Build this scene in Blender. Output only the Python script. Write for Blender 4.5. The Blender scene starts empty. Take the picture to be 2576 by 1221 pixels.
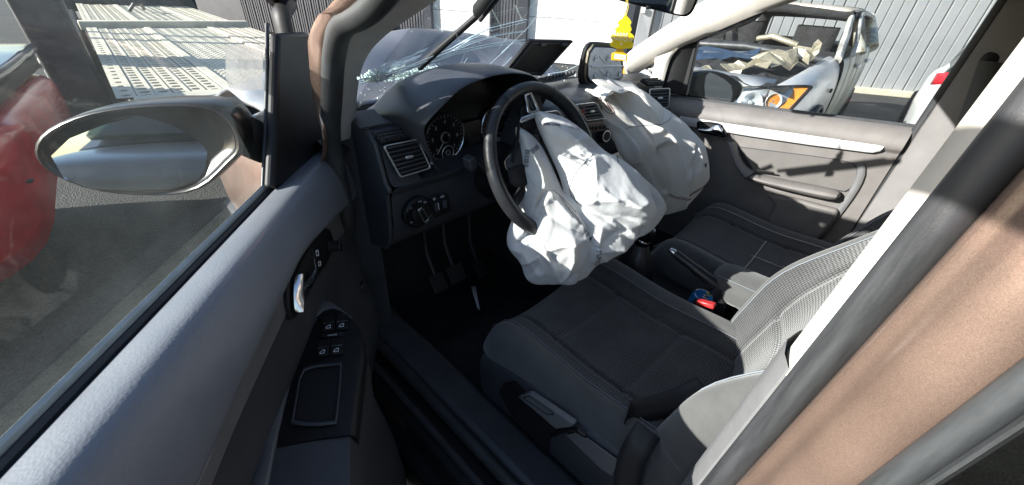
import bpy, bmesh, math, random
import numpy as np
from mathutils import Vector, Matrix, noise
random.seed(7)
R_ = math.radians
SC = bpy.context.scene
COL = SC.collection

# ------------------------------------------------------------------ camera
# photo units: 2576 x 1221.  car frame: x right, y forward, z up, metres, ground z = 0
PW, PH, FOC = 2576.0, 1221.0, 968.0
NADIR, HEAD = (1190.0, 2100.0), 48.0
CAM = np.array([-1.12, 0.0, 1.38])
def _basis():
    d = np.array([NADIR[0]-PW/2, NADIR[1]-PH/2, FOC]); d /= np.linalg.norm(d)
    up = -d
    fh = np.array([0, 0, 1.0]); fh = fh-up*(fh@up); fh /= np.linalg.norm(fh)
    rh = np.cross(d, fh)
    if rh[0] < 0: rh = -rh
    a = R_(HEAD)
    return np.array([math.sin(a)*fh+math.cos(a)*rh, math.cos(a)*fh-math.sin(a)*rh, up])
RM = _basis()
cam_d = bpy.data.cameras.new('camera'); cam = bpy.data.objects.new('camera', cam_d); COL.objects.link(cam)
rt, dn, fw = RM[:, 0], RM[:, 1], RM[:, 2]
cam.matrix_world = Matrix(((rt[0], -dn[0], -fw[0], CAM[0]), (rt[1], -dn[1], -fw[1], CAM[1]), (rt[2], -dn[2], -fw[2], CAM[2]), (0, 0, 0, 1)))
cam_d.sensor_width = 36; cam_d.lens = 36*FOC/PW; cam_d.clip_start = .01; cam_d.clip_end = 2000
SC.camera = cam

# ------------------------------------------------------------------ light
SUN_AZ_LEFT, SUN_EL = 59.0, 21.5     # degrees left of the car's forward axis
w = bpy.data.worlds.new('World'); SC.world = w; w.use_nodes = True
nt = w.node_tree; bg = nt.nodes['Background']
sky = nt.nodes.new('ShaderNodeTexSky'); sky.sky_type = 'NISHITA'; sky.sun_disc = False
sky.sun_elevation = R_(SUN_EL); sky.sun_rotation = R_(-SUN_AZ_LEFT)
sky.air_density = 1.0; sky.dust_density = .6
nt.links.new(sky.outputs[0], bg.inputs[0]); bg.inputs[1].default_value = .095
sd = bpy.data.lights.new('sun', 'SUN'); sd.energy = 5.0; sd.angle = R_(.53); sd.color = (1, .965, .91)
so = bpy.data.objects.new('sun', sd); COL.objects.link(so)
sdir = Vector((-math.sin(R_(SUN_AZ_LEFT))*math.cos(R_(SUN_EL)), math.cos(R_(SUN_AZ_LEFT))*math.cos(R_(SUN_EL)), math.sin(R_(SUN_EL))))
so.rotation_euler = sdir.to_track_quat('Z', 'Y').to_euler(); so.location = sdir*30
SC.view_settings.view_transform = 'Standard'; SC.view_settings.look = 'None'
SC.view_settings.gamma = 1; SC.view_settings.exposure = 1.45; SC.view_settings.use_curve_mapping = False
SC.cycles.max_bounces = 10; SC.cycles.transparent_max_bounces = 24; SC.cycles.diffuse_bounces = 4
SC.cycles.caustics_reflective = False; SC.cycles.caustics_refractive = False
SC.cycles.sample_clamp_indirect = 6

# ------------------------------------------------------------------ pixel helpers
def ray(p): return RM @ np.array([p[0]-PW/2, p[1]-PH/2, FOC])
def U(p, ax, val):
    r = ray(p); i = 'xyz'.index(ax); return Vector(CAM+(val-CAM[i])/r[i]*r)
def UP(p, p0, n):
    r = Vector(ray(p)); c = Vector(CAM); return c+r*((Vector(p0)-c).dot(n)/r.dot(n))
def k1(x, y): return (x*.4997, y*.4997)
def k2(x, y): return (754.7+x*.4997, y*.4997)
def k3(x, y): return (1635+x*.4997, y*.4997)
def k4(x, y): return (x*.5363, 566+y*.5363)
def k5(x, y): return (880.5+x*.5363, 566+y*.5363)
def k6(x, y): return (1635+x*.5362, 566+y*.5362)
def r1(x, y): return (1195+x*.4635, 176+y*.4635)
def r2(x, y): return (817.6+x*.4121, 125.8+y*.4121)
def r3(x, y): return (660+x*.5622, 534.6+y*.5622)
def r4(x, y): return (1572+x*.309, y*.309)
def dt(x, y): return (880.6+x*.3174, y*.3174)
def ab(x, y): return (1383.6+x*.2833, 220+y*.2833)

# ------------------------------------------------------------------ mesh helpers
def V(*a): return Vector(a)
def setp(o, label=None, cat=None, group=None, kind=None):
    if label: o['label'] = label
    if cat: o['category'] = cat
    if group: o['group'] = group
    if kind: o['kind'] = kind
    return o
def empty(name, loc=(0, 0, 0), rz=0, parent=None):
    o = bpy.data.objects.new(name, None); COL.objects.link(o); o.location = loc; o.rotation_euler = (0, 0, rz)
    o.empty_display_size = .1; o.parent = parent
    return o
def link(name, me, mat, parent=None):
    o = bpy.data.objects.new(name, me); COL.objects.link(o); o.parent = parent
    if mat is not None and not me.materials: me.materials.append(mat)
    return o
def finish(o, smooth=True, bevel=0, seg=2, sub=0, solid=0, off=0., sharp=40):
    me = o.data
    if smooth:
        me.polygons.foreach_set('use_smooth', [True]*len(me.polygons))
        if sharp: me.set_sharp_from_angle(angle=R_(sharp))
    if solid:
        m = o.modifiers.new('s', 'SOLIDIFY'); m.thickness = solid; m.offset = off
    if bevel:
        m = o.modifiers.new('b', 'BEVEL'); m.width = bevel; m.segments = seg; m.limit_method = 'ANGLE'; m.angle_limit = R_(30)
        m.harden_normals = False
    if sub:
        m = o.modifiers.new('u', 'SUBSURF'); m.levels = sub; m.render_levels = sub
    return o
def mk(name, verts, faces, mat, parent=None, **kw):
    me = bpy.data.meshes.new(name); me.from_pydata([tuple(v) for v in verts], [], [tuple(f) for f in faces]); me.validate(); me.update()
    bm = bmesh.new(); bm.from_mesh(me); bmesh.ops.recalc_face_normals(bm, faces=bm.faces); bm.to_mesh(me); bm.free()
    return finish(link(name, me, mat, parent), **kw)
def grid_faces(nr, nc, cu=False, cv=False, base=0):
    f = []
    for i in range(nr if cu else nr-1):
        for j in range(nc if cv else nc-1):
            f.append((base+i*nc+j, base+i*nc+(j+1) % nc, base+((i+1) % nr)*nc+(j+1) % nc, base+((i+1) % nr)*nc+j))
    return f
def loft(name, rows, mat, parent=None, cu=False, cv=False, caps=False, **kw):
    nc = len(rows[0]); v = [p for r in rows for p in r]; f = grid_faces(len(rows), nc, cu, cv)
    if caps:
        f.append(tuple(range(nc))); f.append(tuple((len(rows)-1)*nc+j for j in range(nc)))
    return mk(name, v, f, mat, parent, **kw)
def prism(name, pts, vec, mat, parent=None, **kw):
    n = len(pts); vec = Vector(vec); v = list(pts)+[Vector(p)+vec for p in pts]
    f = [tuple(range(n)), tuple(range(2*n-1, n-1, -1))]+[(i, (i+1) % n, n+(i+1) % n, n+i) for i in range(n)]
    return mk(name, v, f, mat, parent, **kw)
def box(name, c, size, mat, parent=None, rot=None, bevel=.004, **kw):
    M = (rot if rot is not None else Matrix.Identity(3)); c = Vector(c)
    v = [c+M @ Vector((sx*size[0]/2, sy*size[1]/2, sz*size[2]/2)) for sx in(-1, 1) for sy in(-1, 1) for sz in(-1, 1)]
    f = [(0, 1, 3, 2), (4, 6, 7, 5), (0, 4, 5, 1), (2, 3, 7, 6), (0, 2, 6, 4), (1, 5, 7, 3)]
    return mk(name, v, f, mat, parent, bevel=bevel, **kw)
def frames(path, closed=False):
    n = len(path); T = []
    for i in range(n):
        a = path[(i-1) % n] if (closed or i > 0) else path[i]; b = path[(i+1) % n] if (closed or i < n-1) else path[i]
        t = Vector(b)-Vector(a); T.append(t.normalized() if t.length > 1e-9 else Vector((0, 0, 1)))
    up = Vector((0, 0, 1)) if abs(T[0].z) < .9 else Vector((0, 1, 0)); out = []
    u = (up-T[0]*up.dot(T[0])).normalized()
    for t in T:
        u = (u-t*u.dot(t)); u = u.normalized() if u.length > 1e-6 else Vector((1, 0, 0)); out.append((u, t.cross(u)))
    return out
def tube(name, path, r, mat, parent=None, n=10, closed=False, squash=1., **kw):
    path = [Vector(p) for p in path]; fr = frames(path, closed); rows = []
    for i, p in enumerate(path):
        rr = r[i] if isinstance(r, (list, tuple)) else r; u, w_ = fr[i]
        rows.append([p+u*math.cos(2*math.pi*k/n)*rr+w_*math.sin(2*math.pi*k/n)*rr*squash for k in range(n)])
    return loft(name, rows, mat, parent, cu=closed, cv=True, caps=not closed, **kw)
def smooth_path(pts, n=8, closed=False):
    pts = [Vector(p) for p in pts]; m = len(pts); out = []
    for i in range(m if closed else m-1):
        p0 = pts[(i-1) % m] if (closed or i > 0) else pts[0]; p1 = pts[i]; p2 = pts[(i+1) % m]
        p3 = pts[(i+2) % m] if (closed or i+2 < m) else pts[-1]
        for k in range(n):
            t = k/n; out.append(.5*((2*p1)+(p2-p0)*t+(2*p0-5*p1+4*p2-p3)*t*t+(3*p1-p0-3*p2+p3)*t**3))
    if not closed: out.append(pts[-1])
    return out
def lathe(name, c, axis, prof, mat, parent=None, n=24, **kw):
    """prof: list of (radius, height along axis)"""
    axis = Vector(axis).normalized(); u = axis.orthogonal().normalized(); w_ = axis.cross(u); c = Vector(c)
    rows = [[c+axis*h+(u*math.cos(2*math.pi*k/n)+w_*math.sin(2*math.pi*k/n))*max(r, 1e-4) for k in range(n)] for r, h in prof]
    return loft(name, rows, mat, parent, cv=True, caps=True, **kw)
def ring(name, c, axis, r0, r1, h, mat, parent=None, n=32, **kw):
    axis = Vector(axis).normalized(); u = axis.orthogonal().normalized(); w_ = axis.cross(u); c = Vector(c); rm = (r0+r1)/2
    rows = [[c+axis*hh+(u*math.cos(2*math.pi*k/n)+w_*math.sin(2*math.pi*k/n))*r for k in range(n)] for r, hh in ((r0, 0), (r0, h*.7), (rm, h), (r1, h*.7), (r1, 0))]
    return loft(name, rows, mat, parent, cu=True, cv=True, **kw)
def disc(name, c, axis, r, th, mat, parent=None, n=24, **kw):
    return lathe(name, c, axis, [(r, 0), (r, th)], mat, parent, n, **kw)
def frame_ring(name, outer, inner, vec, mat, parent=None, **kw):
    """closed flat ring between two outlines of equal length, extruded by vec"""
    n = len(outer); vec = Vector(vec); v = list(outer)+list(inner)+[Vector(p)+vec for p in outer]+[Vector(p)+vec for p in inner]; f = []
    for i in range(n):
        j = (i+1) % n
        f += [(i, j, n+j, n+i), (2*n+i, 3*n+i, 3*n+j, 2*n+j), (i, 2*n+i, 2*n+j, j), (n+i, n+j, 3*n+j, 3*n+i)]
    return mk(name, v, f, mat, parent, **kw)
def quad_pt(q, u, v):  # q: 4 corners tl,tr,br,bl
    return (q[0]*(1-u)+q[1]*u)*(1-v)+(q[3]*(1-u)+q[2]*u)*v
def text_obj(name, body, size, M, mat, parent=None, ext=.0004, align='CENTER'):
    cu = bpy.data.curves.new(name, 'FONT'); cu.body = body; cu.size = size; cu.extrude = ext; cu.align_x = align; cu.align_y = 'CENTER'
    t_ = bpy.data.objects.new(name, cu); COL.objects.link(t_)
    me = bpy.data.meshes.new_from_object(t_.evaluated_get(bpy.context.evaluated_depsgraph_get())); COL.objects.unlink(t_); bpy.data.objects.remove(t_)
    me.transform(M); me.materials.clear(); me.materials.append(mat)
    return link(name, me, mat, parent)
def M_axes(loc, x, y):
    x = Vector(x).normalized(); y = Vector(y); y = (y-x*y.dot(x)).normalized(); z = x.cross(y)
    return Matrix(((x[0], y[0], z[0], loc[0]), (x[1], y[1], z[1], loc[1]), (x[2], y[2], z[2], loc[2]), (0, 0, 0, 1)))
def inset(pts, k):
    c = sum((Vector(p) for p in pts), Vector())/len(pts); return [Vector(p)+(c-Vector(p))*k for p in pts]
def rrect(q, rad=.15, n=4):
    """rounded outline of the quad q (tl,tr,br,bl)"""
    out = []
    for i in range(4):
        a, b, c = q[(i-1) % 4], q[i], q[(i+1) % 4]
        p, s = b+(a-b)*rad, b+(c-b)*rad
        for k in range(n+1):
            t = k/n; out.append(p*(1-t)**2+b*2*t*(1-t)+s*t*t)
    return out

# ------------------------------------------------------------------ materials
MATS = {}
def nmat(name):
    m = bpy.data.materials.new(name); m.use_nodes = True; MATS[name] = m
    return m, m.node_tree.nodes, m.node_tree.links, m.node_tree.nodes['Principled BSDF']
def mat(name, col, rough=.5, metal=0., bump=None, var=0., varscale=6., coat=0., spec=.5, sheen=0., trans=0., emit=None, rvar=0., stretch=None):
    m, N, L, b = nmat(name)
    b.inputs['Roughness'].default_value = rough; b.inputs['Metallic'].default_value = metal
    b.inputs['Specular IOR Level'].default_value = spec; b.inputs['Coat Weight'].default_value = coat; b.inputs['Coat Roughness'].default_value = .06
    b.inputs['Sheen Weight'].default_value = sheen
    b.inputs['Base Color'].default_value = (*col, 1)
    tc = N.new('ShaderNodeTexCoord')
    if var:
        n = N.new('ShaderNodeTexNoise'); n.inputs['Scale'].default_value = varscale; n.inputs['Detail'].default_value = 6; n.inputs['Roughness'].default_value = .65
        if stretch:
            mg_ = N.new('ShaderNodeMapping'); mg_.inputs['Scale'].default_value = stretch; L.new(tc.outputs['Object'], mg_.inputs[0]); L.new(mg_.outputs[0], n.inputs['Vector'])
        else: L.new(tc.outputs['Object'], n.inputs['Vector'])
        r = N.new('ShaderNodeMapRange'); r.inputs[1].default_value = .3; r.inputs[2].default_value = .7; r.inputs[3].default_value = 1-var; r.inputs[4].default_value = 1+var
        L.new(n.outputs['Fac'], r.inputs[0])
        mx = N.new('ShaderNodeMix'); mx.data_type = 'RGBA'; mx.blend_type = 'MULTIPLY'; mx.inputs[0].default_value = 1; mx.inputs[6].default_value = (*col, 1)
        L.new(r.outputs[0], mx.inputs[7]); L.new(mx.outputs[2], b.inputs['Base Color'])
        if rvar:
            r2_ = N.new('ShaderNodeMapRange'); r2_.inputs[1].default_value = .3; r2_.inputs[2].default_value = .7; r2_.inputs[3].default_value = max(rough-rvar, .03); r2_.inputs[4].default_value = min(rough+rvar, 1)
            L.new(n.outputs['Fac'], r2_.inputs[0]); L.new(r2_.outputs[0], b.inputs['Roughness'])
    if bump:
        kind, sc, st, dist = bump
        if kind == 'noise':
            t = N.new('ShaderNodeTexNoise'); t.inputs['Detail'].default_value = 3; o = t.outputs['Fac']
        else:
            t = N.new('ShaderNodeTexVoronoi'); t.feature = kind; o = t.outputs['Distance']
        t.inputs['Scale'].default_value = sc; L.new(tc.outputs['Object'], t.inputs['Vector'])
        bp = N.new('ShaderNodeBump'); bp.inputs['Strength'].default_value = st; bp.inputs['Distance'].default_value = dist
        L.new(o, bp.inputs['Height']); L.new(bp.outputs[0], b.inputs['Normal'])
    return m
dashm = mat('dash_plastic', (.048, .051, .060), .42, bump=('F1', 520, .35, .0008), var=.25, varscale=9)
dashlow = mat('dash_lower_plastic', (.048, .050, .057), .52, bump=('F1', 520, .3, .0006), var=.2, varscale=12)
vinyl = mat('door_vinyl', (.17, .178, .20), .40, spec=.8, bump=('F1', 330, .25, .0008), var=.06, varscale=14, rvar=.06)
panelm = mat('door_panel_plastic', (.058, .059, .064), .50, bump=('F1', 420, .3, .0006), var=.2, varscale=10)
greyband = mat('grey_trim_band', (.15, .148, .15), .45, var=.12, varscale=18, bump=('noise', 900, .15, .0003))
pdoor = mat('passenger_door_plastic', (.155, .142, .134), .6, bump=('F1', 330, .35, .0008), var=.15, varscale=12)
black = mat('black_plastic', (.009, .009, .010), .55, spec=.35, var=.3, varscale=15)
blackgl = mat('gloss_black', (.008, .008, .009), .15)
rubber = mat('rubber_seal', (.035, .036, .038), .55, bump=('noise', 260, .3, .0008), var=.3, varscale=22)
rubber2 = mat('grey_rubber', (.045, .047, .05), .45, bump=('noise', 160, .2, .001), var=.4, varscale=60, stretch=(1, 1, .12), rvar=.12)
rubberp = mat('pillar_rubber', (.04, .041, .044), .46, bump=('noise', 700, .25, .0006), var=.4, varscale=70, stretch=(1, 1, .1), rvar=.14)
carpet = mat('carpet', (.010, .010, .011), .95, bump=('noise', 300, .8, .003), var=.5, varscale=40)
cream = mat('cream_trim', (.66, .62, .56), .7, bump=('noise', 700, .25, .0006), var=.06, varscale=25)
greytrim = mat('grey_pillar_trim', (.17, .168, .172), .6, bump=('F1', 500, .3, .0006), var=.1, varscale=20)
chrome = mat('satin_chrome', (.72, .73, .75), .22, 1.0, var=.08, varscale=40)
silver = mat('silver_paint_trim', (.62, .61, .6), .35, .7, var=.06, varscale=30)
brushed = mat('brushed_strip', (.68, .67, .66), .4, .35, var=.06, varscale=30)
leather = mat('wheel_leather', (.022, .023, .026), .36, bump=('F1', 380, .35, .0007), var=.25, varscale=20, rvar=.08)
alu = mat('galvanised_metal', (.45, .46, .46), .45, .8, var=.15, varscale=15)
concrete_w = mat('white_wall', (.8, .8, .79), .7, var=.05, varscale=2)
paintwhite = mat('white_print', (.75, .76, .78), .5)
headliner = mat('headliner', (.5, .48, .45), .9)
beltm = mat('belt_webbing', (.018, .018, .02), .6, bump=('noise', 800, .5, .0006), var=.2, varscale=60)
redplastic = mat('red_plastic', (.55, .03, .03), .35)
metal_dark = mat('dark_steel', (.05, .052, .055), .5, .5, var=.4, varscale=9)

def paint(name, col, flake=.6, metal=.55, rough=.34, dirt=.15):
    m, N, L, b = nmat(name)
    tc = N.new('ShaderNodeTexCoord'); v = N.new('ShaderNodeTexVoronoi'); v.inputs['Scale'].default_value = 2200; L.new(tc.outputs['Object'], v.inputs['Vector'])
    sp = N.new('ShaderNodeSeparateColor'); L.new(v.outputs['Color'], sp.inputs[0])
    r = N.new('ShaderNodeMapRange'); r.inputs[1].default_value = 0; r.inputs[2].default_value = 1; r.inputs[3].default_value = 1-flake; r.inputs[4].default_value = 1+flake
    L.new(sp.outputs[0], r.inputs[0])
    n = N.new('ShaderNodeTexNoise'); n.inputs['Scale'].default_value = 12; n.inputs['Detail'].default_value = 8; L.new(tc.outputs['Object'], n.inputs['Vector'])
    r2_ = N.new('ShaderNodeMapRange'); r2_.inputs[1].default_value = .3; r2_.inputs[2].default_value = .7; r2_.inputs[3].default_value = 1-dirt; r2_.inputs[4].default_value = 1+dirt; L.new(n.outputs['Fac'], r2_.inputs[0])
    mu = N.new('ShaderNodeMath'); mu.operation = 'MULTIPLY'; L.new(r.outputs[0], mu.inputs[0]); L.new(r2_.outputs[0], mu.inputs[1])
    mx = N.new('ShaderNodeMix'); mx.data_type = 'RGBA'; mx.blend_type = 'MULTIPLY'; mx.inputs[0].default_value = 1; mx.inputs[6].default_value = (*col, 1)
    L.new(mu.outputs[0], mx.inputs[7]); L.new(mx.outputs[2], b.inputs['Base Color'])
    b.inputs['Metallic'].default_value = metal; b.inputs['Roughness'].default_value = rough
    b.inputs['Coat Weight'].default_value = .5; b.inputs['Coat Roughness'].default_value = .12
    bp = N.new('ShaderNodeBump'); bp.inputs['Strength'].default_value = .12; bp.inputs['Distance'].default_value = .0004; L.new(sp.outputs[1], bp.inputs['Height']); L.new(bp.outputs[0], b.inputs['Normal'])
    return m
brown = paint('brown_metallic', (.42, .285, .225), flake=.20, metal=.72, rough=.30)
redpaint = paint('red_paint', (.58, .02, .024), flake=.1, metal=0, rough=.25, dirt=.2)
bluepaint = paint('dark_blue_paint', (.03, .05, .085), flake=.2, metal=.2, rough=.2)
silverpaint = paint('silver_paint', (.5, .5, .5), flake=.15, metal=.35, rough=.4, dirt=.1)
whitepaint = paint('white_paint', (.78, .78, .77), flake=.02, metal=0, rough=.3, dirt=.04)

def fabric(name, col, scale, st=.9, col2=None, sheen=.3):
    """woven seat cloth: rows of little raised pads"""
    m, N, L, b = nmat(name)
    b.inputs['Roughness'].default_value = .95; b.inputs['Specular IOR Level'].default_value = .2; b.inputs['Sheen Weight'].default_value = sheen
    tc = N.new('ShaderNodeTexCoord'); br = N.new('ShaderNodeTexVoronoi'); br.feature = 'F1'; br.inputs['Randomness'].default_value = .12
    br.inputs['Scale'].default_value = scale; L.new(tc.outputs['UV'], br.inputs['Vector'])
    n = N.new('ShaderNodeTexNoise'); n.inputs['Scale'].default_value = 900; L.new(tc.outputs['Object'], n.inputs['Vector'])
    n2 = N.new('ShaderNodeTexNoise'); n2.inputs['Scale'].default_value = 14; n2.inputs['Detail'].default_value = 5; L.new(tc.outputs['Object'], n2.inputs['Vector'])
    rp = N.new('ShaderNodeMapRange'); rp.inputs[1].default_value = .2; rp.inputs[2].default_value = .62; rp.inputs[3].default_value = 1; rp.inputs[4].default_value = 0; L.new(br.outputs['Distance'], rp.inputs[0])
    mx = N.new('ShaderNodeMix'); mx.data_type = 'RGBA'; mx.inputs[6].default_value = (*(col2 or tuple(c*.45 for c in col)), 1); mx.inputs[7].default_value = (*col, 1); L.new(rp.outputs[0], mx.inputs[0])
    r = N.new('ShaderNodeMapRange'); r.inputs[1].default_value = .3; r.inputs[2].default_value = .7; r.inputs[3].default_value = .8; r.inputs[4].default_value = 1.2; L.new(n2.outputs['Fac'], r.inputs[0])
    m2 = N.new('ShaderNodeMix'); m2.data_type = 'RGBA'; m2.blend_type = 'MULTIPLY'; m2.inputs[0].default_value = 1; L.new(mx.outputs[2], m2.inputs[6]); L.new(r.outputs[0], m2.inputs[7]); L.new(m2.outputs[2], b.inputs['Base Color'])
    ad = N.new('ShaderNodeMath'); ad.operation = 'MULTIPLY_ADD'; ad.inputs[1].default_value = .15; L.new(n.outputs['Fac'], ad.inputs[0]); L.new(rp.outputs[0], ad.inputs[2])
    bp = N.new('ShaderNodeBump'); bp.inputs['Strength'].default_value = st; bp.inputs['Distance'].default_value = .002; L.new(ad.outputs[0], bp.inputs['Height']); L.new(bp.outputs[0], b.inputs['Normal'])
    return m
seatpat = fabric('seat_pattern_cloth', (.066, .066, .066), 150, .9, (.026, .026, .028))
seatplain = mat('seat_plain_cloth', (.088, .087, .086), .95, bump=('noise', 800, .5, .0008), var=.15, varscale=16, sheen=.3, spec=.2)
stitch = mat('pale_stitching', (.5, .47, .4), .9)

def airbag_mat(name, col, sc):
    m, N, L, b = nmat(name)
    b.inputs['Roughness'].default_value = .75; b.inputs['Specular IOR Level'].default_value = .25
    tc = N.new('ShaderNodeTexCoord')
    n = N.new('ShaderNodeTexNoise'); n.inputs['Scale'].default_value = 7; n.inputs['Detail'].default_value = 4; L.new(tc.outputs['Object'], n.inputs['Vector'])
    rp = N.new('ShaderNodeValToRGB'); rp.color_ramp.elements[0].position = .35; rp.color_ramp.elements[0].color = (col[0]*.93, col[1]*.9, col[2]*.84, 1); rp.color_ramp.elements[1].position = .6; rp.color_ramp.elements[1].color = (*col, 1)
    L.new(n.outputs['Fac'], rp.inputs[0]); L.new(rp.outputs[0], b.inputs['Base Color'])
    # sharp crumple creases at two sizes
    hs = []
    for s, wgt in ((sc, 1.), (sc*2.3, .45)):
        wn = N.new('ShaderNodeTexNoise'); wn.inputs['Scale'].default_value = s*.6; L.new(tc.outputs['Object'], wn.inputs['Vector'])
        mxv = N.new('ShaderNodeMix'); mxv.data_type = 'RGBA'; mxv.blend_type = 'LINEAR_LIGHT'; mxv.inputs[0].default_value = .12; L.new(tc.outputs['Object'], mxv.inputs[6]); L.new(wn.outputs['Color'], mxv.inputs[7])
        vo = N.new('ShaderNodeTexVoronoi'); vo.feature = 'F1'; vo.distance = 'MANHATTAN'; vo.inputs['Scale'].default_value = s; L.new(mxv.outputs[2], vo.inputs['Vector'])
        mm = N.new('ShaderNodeMath'); mm.operation = 'MULTIPLY'; mm.inputs[1].default_value = wgt; L.new(vo.outputs['Distance'], mm.inputs[0]); hs.append(mm)
    ad = N.new('ShaderNodeMath'); L.new(hs[0].outputs[0], ad.inputs[0]); L.new(hs[1].outputs[0], ad.inputs[1])
    bp = N.new('ShaderNodeBump'); bp.inputs['Strength'].default_value = .10; bp.inputs['Distance'].default_value = .006; L.new(ad.outputs[0], bp.inputs['Height'])
    wv = N.new('ShaderNodeTexNoise'); wv.inputs['Scale'].default_value = 900; L.new(tc.outputs['Object'], wv.inputs['Vector'])
    bp2 = N.new('ShaderNodeBump'); bp2.inputs['Strength'].default_value = .1; bp2.inputs['Distance'].default_value = .0006; L.new(wv.outputs['Fac'], bp2.inputs['Height']); L.new(bp.outputs[0], bp2.inputs['Normal'])
    L.new(bp2.outputs[0], b.inputs['Normal'])
    tr = N.new('ShaderNodeBsdfTranslucent'); tr.inputs[0].default_value = (*col, 1); L.new(bp.outputs[0], tr.inputs['Normal'])
    mxs = N.new('ShaderNodeMixShader'); mxs.inputs[0].default_value = .30; L.new(b.outputs[0], mxs.inputs[1]); L.new(tr.outputs[0], mxs.inputs[2]); L.new(mxs.outputs[0], N['Material Output'].inputs[0])
    return m
bagw = airbag_mat('airbag_white_nylon', (.74, .75, .77), 12)
bagg = airbag_mat('airbag_grey_nylon', (.88, .87, .84), 7)
thread = mat('dark_red_thread', (.16, .05, .05), .8)
greythread = mat('grey_thread', (.2, .22, .25), .8)
ink = mat('black_ink', (.05, .055, .09), .8)

def glass(name, tint=(.93, .97, .96), dust=.12, dustcol=(.6, .62, .58), streak=0., reflect=1.):
    m, N, L, b = nmat(name); N.remove(b)
    out = N['Material Output']; tr = N.new('ShaderNodeBsdfTransparent'); tr.inputs[0].default_value = (*tint, 1)
    gl = N.new('ShaderNodeBsdfGlossy'); gl.inputs['Roughness'].default_value = .02
    ge = N.new('ShaderNodeNewGeometry'); dp = N.new('ShaderNodeVectorMath'); dp.operation = 'DOT_PRODUCT'; L.new(ge.outputs['Normal'], dp.inputs[0]); L.new(ge.outputs['Incoming'], dp.inputs[1])
    ab_ = N.new('ShaderNodeMath'); ab_.operation = 'ABSOLUTE'; L.new(dp.outputs['Value'], ab_.inputs[0])
    iv = N.new('ShaderNodeMath'); iv.operation = 'SUBTRACT'; iv.inputs[0].default_value = 1; L.new(ab_.outputs[0], iv.inputs[1])
    pw = N.new('ShaderNodeMath'); pw.operation = 'POWER'; pw.inputs[1].default_value = 5; L.new(iv.outputs[0], pw.inputs[0])
    fm = N.new('ShaderNodeMath'); fm.operation = 'MULTIPLY_ADD'; fm.inputs[1].default_value = .9*reflect; fm.inputs[2].default_value = .06*reflect; fm.use_clamp = True; L.new(pw.outputs[0], fm.inputs[0])
    mx = N.new('ShaderNodeMixShader'); L.new(fm.outputs[0], mx.inputs[0]); L.new(tr.outputs[0], mx.inputs[1]); L.new(gl.outputs[0], mx.inputs[2])
    last = mx
    if dust:
        tc = N.new('ShaderNodeTexCoord')
        n1 = N.new('ShaderNodeTexNoise'); n1.inputs['Scale'].default_value = 5; n1.inputs['Detail'].default_value = 8; n1.inputs['Roughness'].default_value = .7; L.new(tc.outputs['Object'], n1.inputs['Vector'])
        n2 = N.new('ShaderNodeTexNoise'); n2.inputs['Scale'].default_value = 1100; n2.inputs['Detail'].default_value = 1; L.new(tc.outputs['Object'], n2.inputs['Vector'])
        mp = N.new('ShaderNodeMapRange'); mp.inputs[1].default_value = .32; mp.inputs[2].default_value = .72; mp.inputs[3].default_value = .35; mp.inputs[4].default_value = 1.5; L.new(n1.outputs['Fac'], mp.inputs[0])
        mp2 = N.new('ShaderNodeMapRange'); mp2.inputs[1].default_value = .38; mp2.inputs[2].default_value = .68; mp2.inputs[3].default_value = .75; mp2.inputs[4].default_value = 1.3; L.new(n2.outputs['Fac'], mp2.inputs[0])
        mm = N.new('ShaderNodeMath'); mm.operation = 'MULTIPLY'; L.new(mp.outputs[0], mm.inputs[0]); L.new(mp2.outputs[0], mm.inputs[1])
        m2 = N.new('ShaderNodeMath'); m2.operation = 'MULTIPLY'; m2.inputs[1].default_value = dust; m2.use_clamp = True; L.new(mm.outputs[0], m2.inputs[0])
        df = N.new('ShaderNodeBsdfDiffuse'); df.inputs[0].default_value = (*dustcol, 1); tl = N.new('ShaderNodeBsdfTranslucent'); tl.inputs[0].default_value = (*dustcol, 1)
        md = N.new('ShaderNodeMixShader'); md.inputs[0].default_value = .5; L.new(df.outputs[0], md.inputs[1]); L.new(tl.outputs[0], md.inputs[2])
        ms = N.new('ShaderNodeMixShader'); L.new(m2.outputs[0], ms.inputs[0]); L.new(mx.outputs[0], ms.inputs[1]); L.new(md.outputs[0], ms.inputs[2]); last = ms
    L.new(last.outputs[0], out.inputs[0])
    return m
glass_door = glass('dusty_door_glass', (.92, .96, .95), .034, (.50, .57, .58), reflect=.35)
glass_wind = glass('windscreen_glass', (.93, .96, .97), .03, (.6, .6, .58), reflect=.7)
glass_side = glass('side_glass', (.9, .95, .94), .02, (.6, .6, .58))
glass_rear = glass('rear_door_tint', (.12, .15, .145), .02, reflect=.3)
glass_dark = glass('tinted_glass', (.22, .27, .26), .03)
crackm = mat('crack_edges', (.55, .70, .78), .2, 0, spec=1.)
shardm = mat('glass_crumbs', (.68, .82, .78), .1, 0, spec=1., var=.3, varscale=60)
mirrorm = mat('mirror_glass', (.82, .85, .86), .02, 1.0)
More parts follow.
